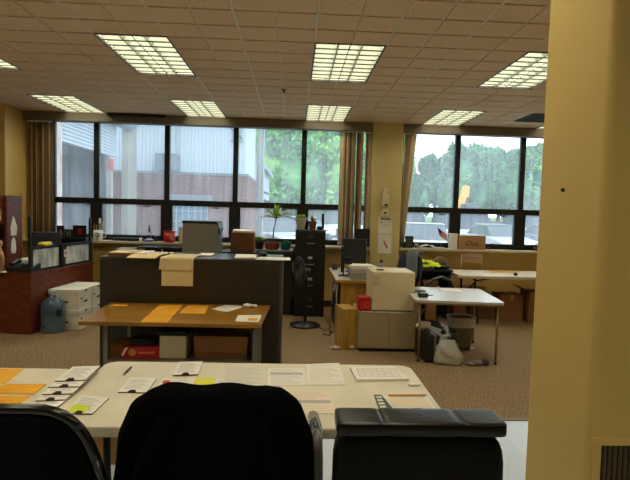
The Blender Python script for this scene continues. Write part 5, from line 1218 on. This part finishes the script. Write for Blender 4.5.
make_car('parked_car', 'blue car at the right end of the lot beyond the right window', bcar, (13.8, 26, GZ), R(-90))
make_car('parked_van', 'dark van far back beyond the white car in the lot', dcar, (9.2, 39, GZ), R(0), 5, 2, 2.1, True)
make_car('parked_van', 'silver van at the back right of the lot', silver, (19.5, 39, GZ), R(0), 5.4, 2, 2.2, True)
# timber and block stacks across the lot
pm = [mat('pallet_wood', (150, 122, 92), .85, var=.2, scale=3), mat('block_grey', (140, 138, 134), .85, var=.2, scale=3), mat('rust_steel', (132, 84, 64), .8, var=.2, scale=3)]
stk = [(6.6, 29, 0, 1.6, 1.0, 'timber stack on pallets nearest the pilaster side of the lot'), (8.3, 30.5, 1, 1.9, .8, 'grey block stack left of the excavator in the lot'), (10.0, 33, 2, 2.2, .9, 'rusty steel stack just left of the excavator'), (12.4, 29, 0, 1.7, 1.1, 'timber stack in front of the excavator'), (14.3, 31, 1, 2.0, .9, 'grey block stack right of the excavator in the lot'), (16.0, 30, 2, 1.6, 1.2, 'rusty steel stack at the right end of the lot')]
for (x, y, k, w_, h_, lab) in stk:
    r = thing('material_stack', lab, 'material stack', (x, y, GZ), R(8*k-6))
    pl = MB()
    for q in (-1, 0, 1): pl.box(q*w_*.42-.06, q*w_*.42+.06, -.5, .5, 0, .1)
    pl.box(-w_/2, w_/2, -.5, .5, .1001, .13); obj('pallet', pl, pm[0], r)
    n_ = int(h_/.2)
    for q in range(n_): obj('layer', MB().box(-w_/2+.05*(q % 2), w_/2-.04*((q+1) % 2), -.45, .45, .1305+.2*q, .1305+.2*q+.18), pm[k], r, bevel=.01)
# yellow excavator
r = thing('excavator', 'yellow excavator with raised boom beyond the right window', 'excavator', (12.2, 36.5, GZ), R(15))
ym = mat('machine_yellow', (222, 166, 44), .5)
for s in (-1, 1): obj('track', MB().prism([(-1.5, .3), (-1.2, 0), (1.2, 0), (1.5, .3), (1.2, .7), (-1.2, .7)], s*1.0-.25, s*1.0+.25, 'y'), tyre, r, bevel=.05)
obj('engine_body', MB().box(-1.4, .9, -1.0, 1.0, .8, 1.9), ym, r, bevel=.08); obj('cab', MB().box(.1, 1.1, -1.0, -.1, 1.9, 2.7), carglass, r, bevel=.05)
obj('boom', MB().prism([(-.3, 1.2), (.2, 1.1), (1.0, 4.0), (.6, 4.1)], .1, .45, 'y'), ym, r, bevel=.03)
obj('dipper_arm', MB().prism([(1.0, 4.0), (.7, 4.1), (.80, 3.2), (.95, 3.2)], .12, .42, 'y'), ym, r, bevel=.03)
obj('bucket', MB().prism([(.78, 3.2), (1.15, 3.2), (1.2, 2.85), (.95, 2.75)], -.1, .65, 'y'), darkmetal, r, bevel=.03)

# ------------------------------------------------------------ light, sky, camera
wd = bpy.data.worlds.new('sky'); bpy.context.scene.world = wd; wd.use_nodes = True; nt = wd.node_tree; bg = nt.nodes['Background']
tcn = nt.nodes.new('ShaderNodeTexCoord'); sp = nt.nodes.new('ShaderNodeSeparateXYZ'); rp = nt.nodes.new('ShaderNodeValToRGB')
nt.links.new(tcn.outputs['Generated'], sp.inputs[0]); nt.links.new(sp.outputs[2], rp.inputs[0])
rp.color_ramp.elements[0].position = 0; rp.color_ramp.elements[0].color = (.80, .88, .94, 1); rp.color_ramp.elements[1].position = .7; rp.color_ramp.elements[1].color = (.86, .94, 1, 1)
nt.links.new(rp.outputs[0], bg.inputs[0]); bg.inputs['Strength'].default_value = 2.3

cam = bpy.data.cameras.new('camera'); co = bpy.data.objects.new('camera', cam); COL.objects.link(co); bpy.context.scene.camera = co
cam.sensor_fit = 'HORIZONTAL'; cam.sensor_width = 36; cam.lens = 36*495/630; cam.clip_start = .05; cam.clip_end = 400
yaw, pitch, roll = R(2.46), R(3.34), R(1.575)
f = Vector((math.sin(yaw)*math.cos(pitch), math.cos(yaw)*math.cos(pitch), -math.sin(pitch))); rt = Vector((math.cos(yaw), -math.sin(yaw), 0)); upv = rt.cross(f)
r2 = math.cos(roll)*rt+math.sin(roll)*upv; u2 = -math.sin(roll)*rt+math.cos(roll)*upv
co.matrix_world = Matrix(((r2.x, u2.x, -f.x, 0), (r2.y, u2.y, -f.y, 0), (r2.z, u2.z, -f.z, 1.55), (0, 0, 0, 1)))
sc = bpy.context.scene; sc.view_settings.view_transform = 'Standard'; sc.view_settings.look = 'None'; sc.view_settings.gamma = 1; sc.view_settings.exposure = 0.62
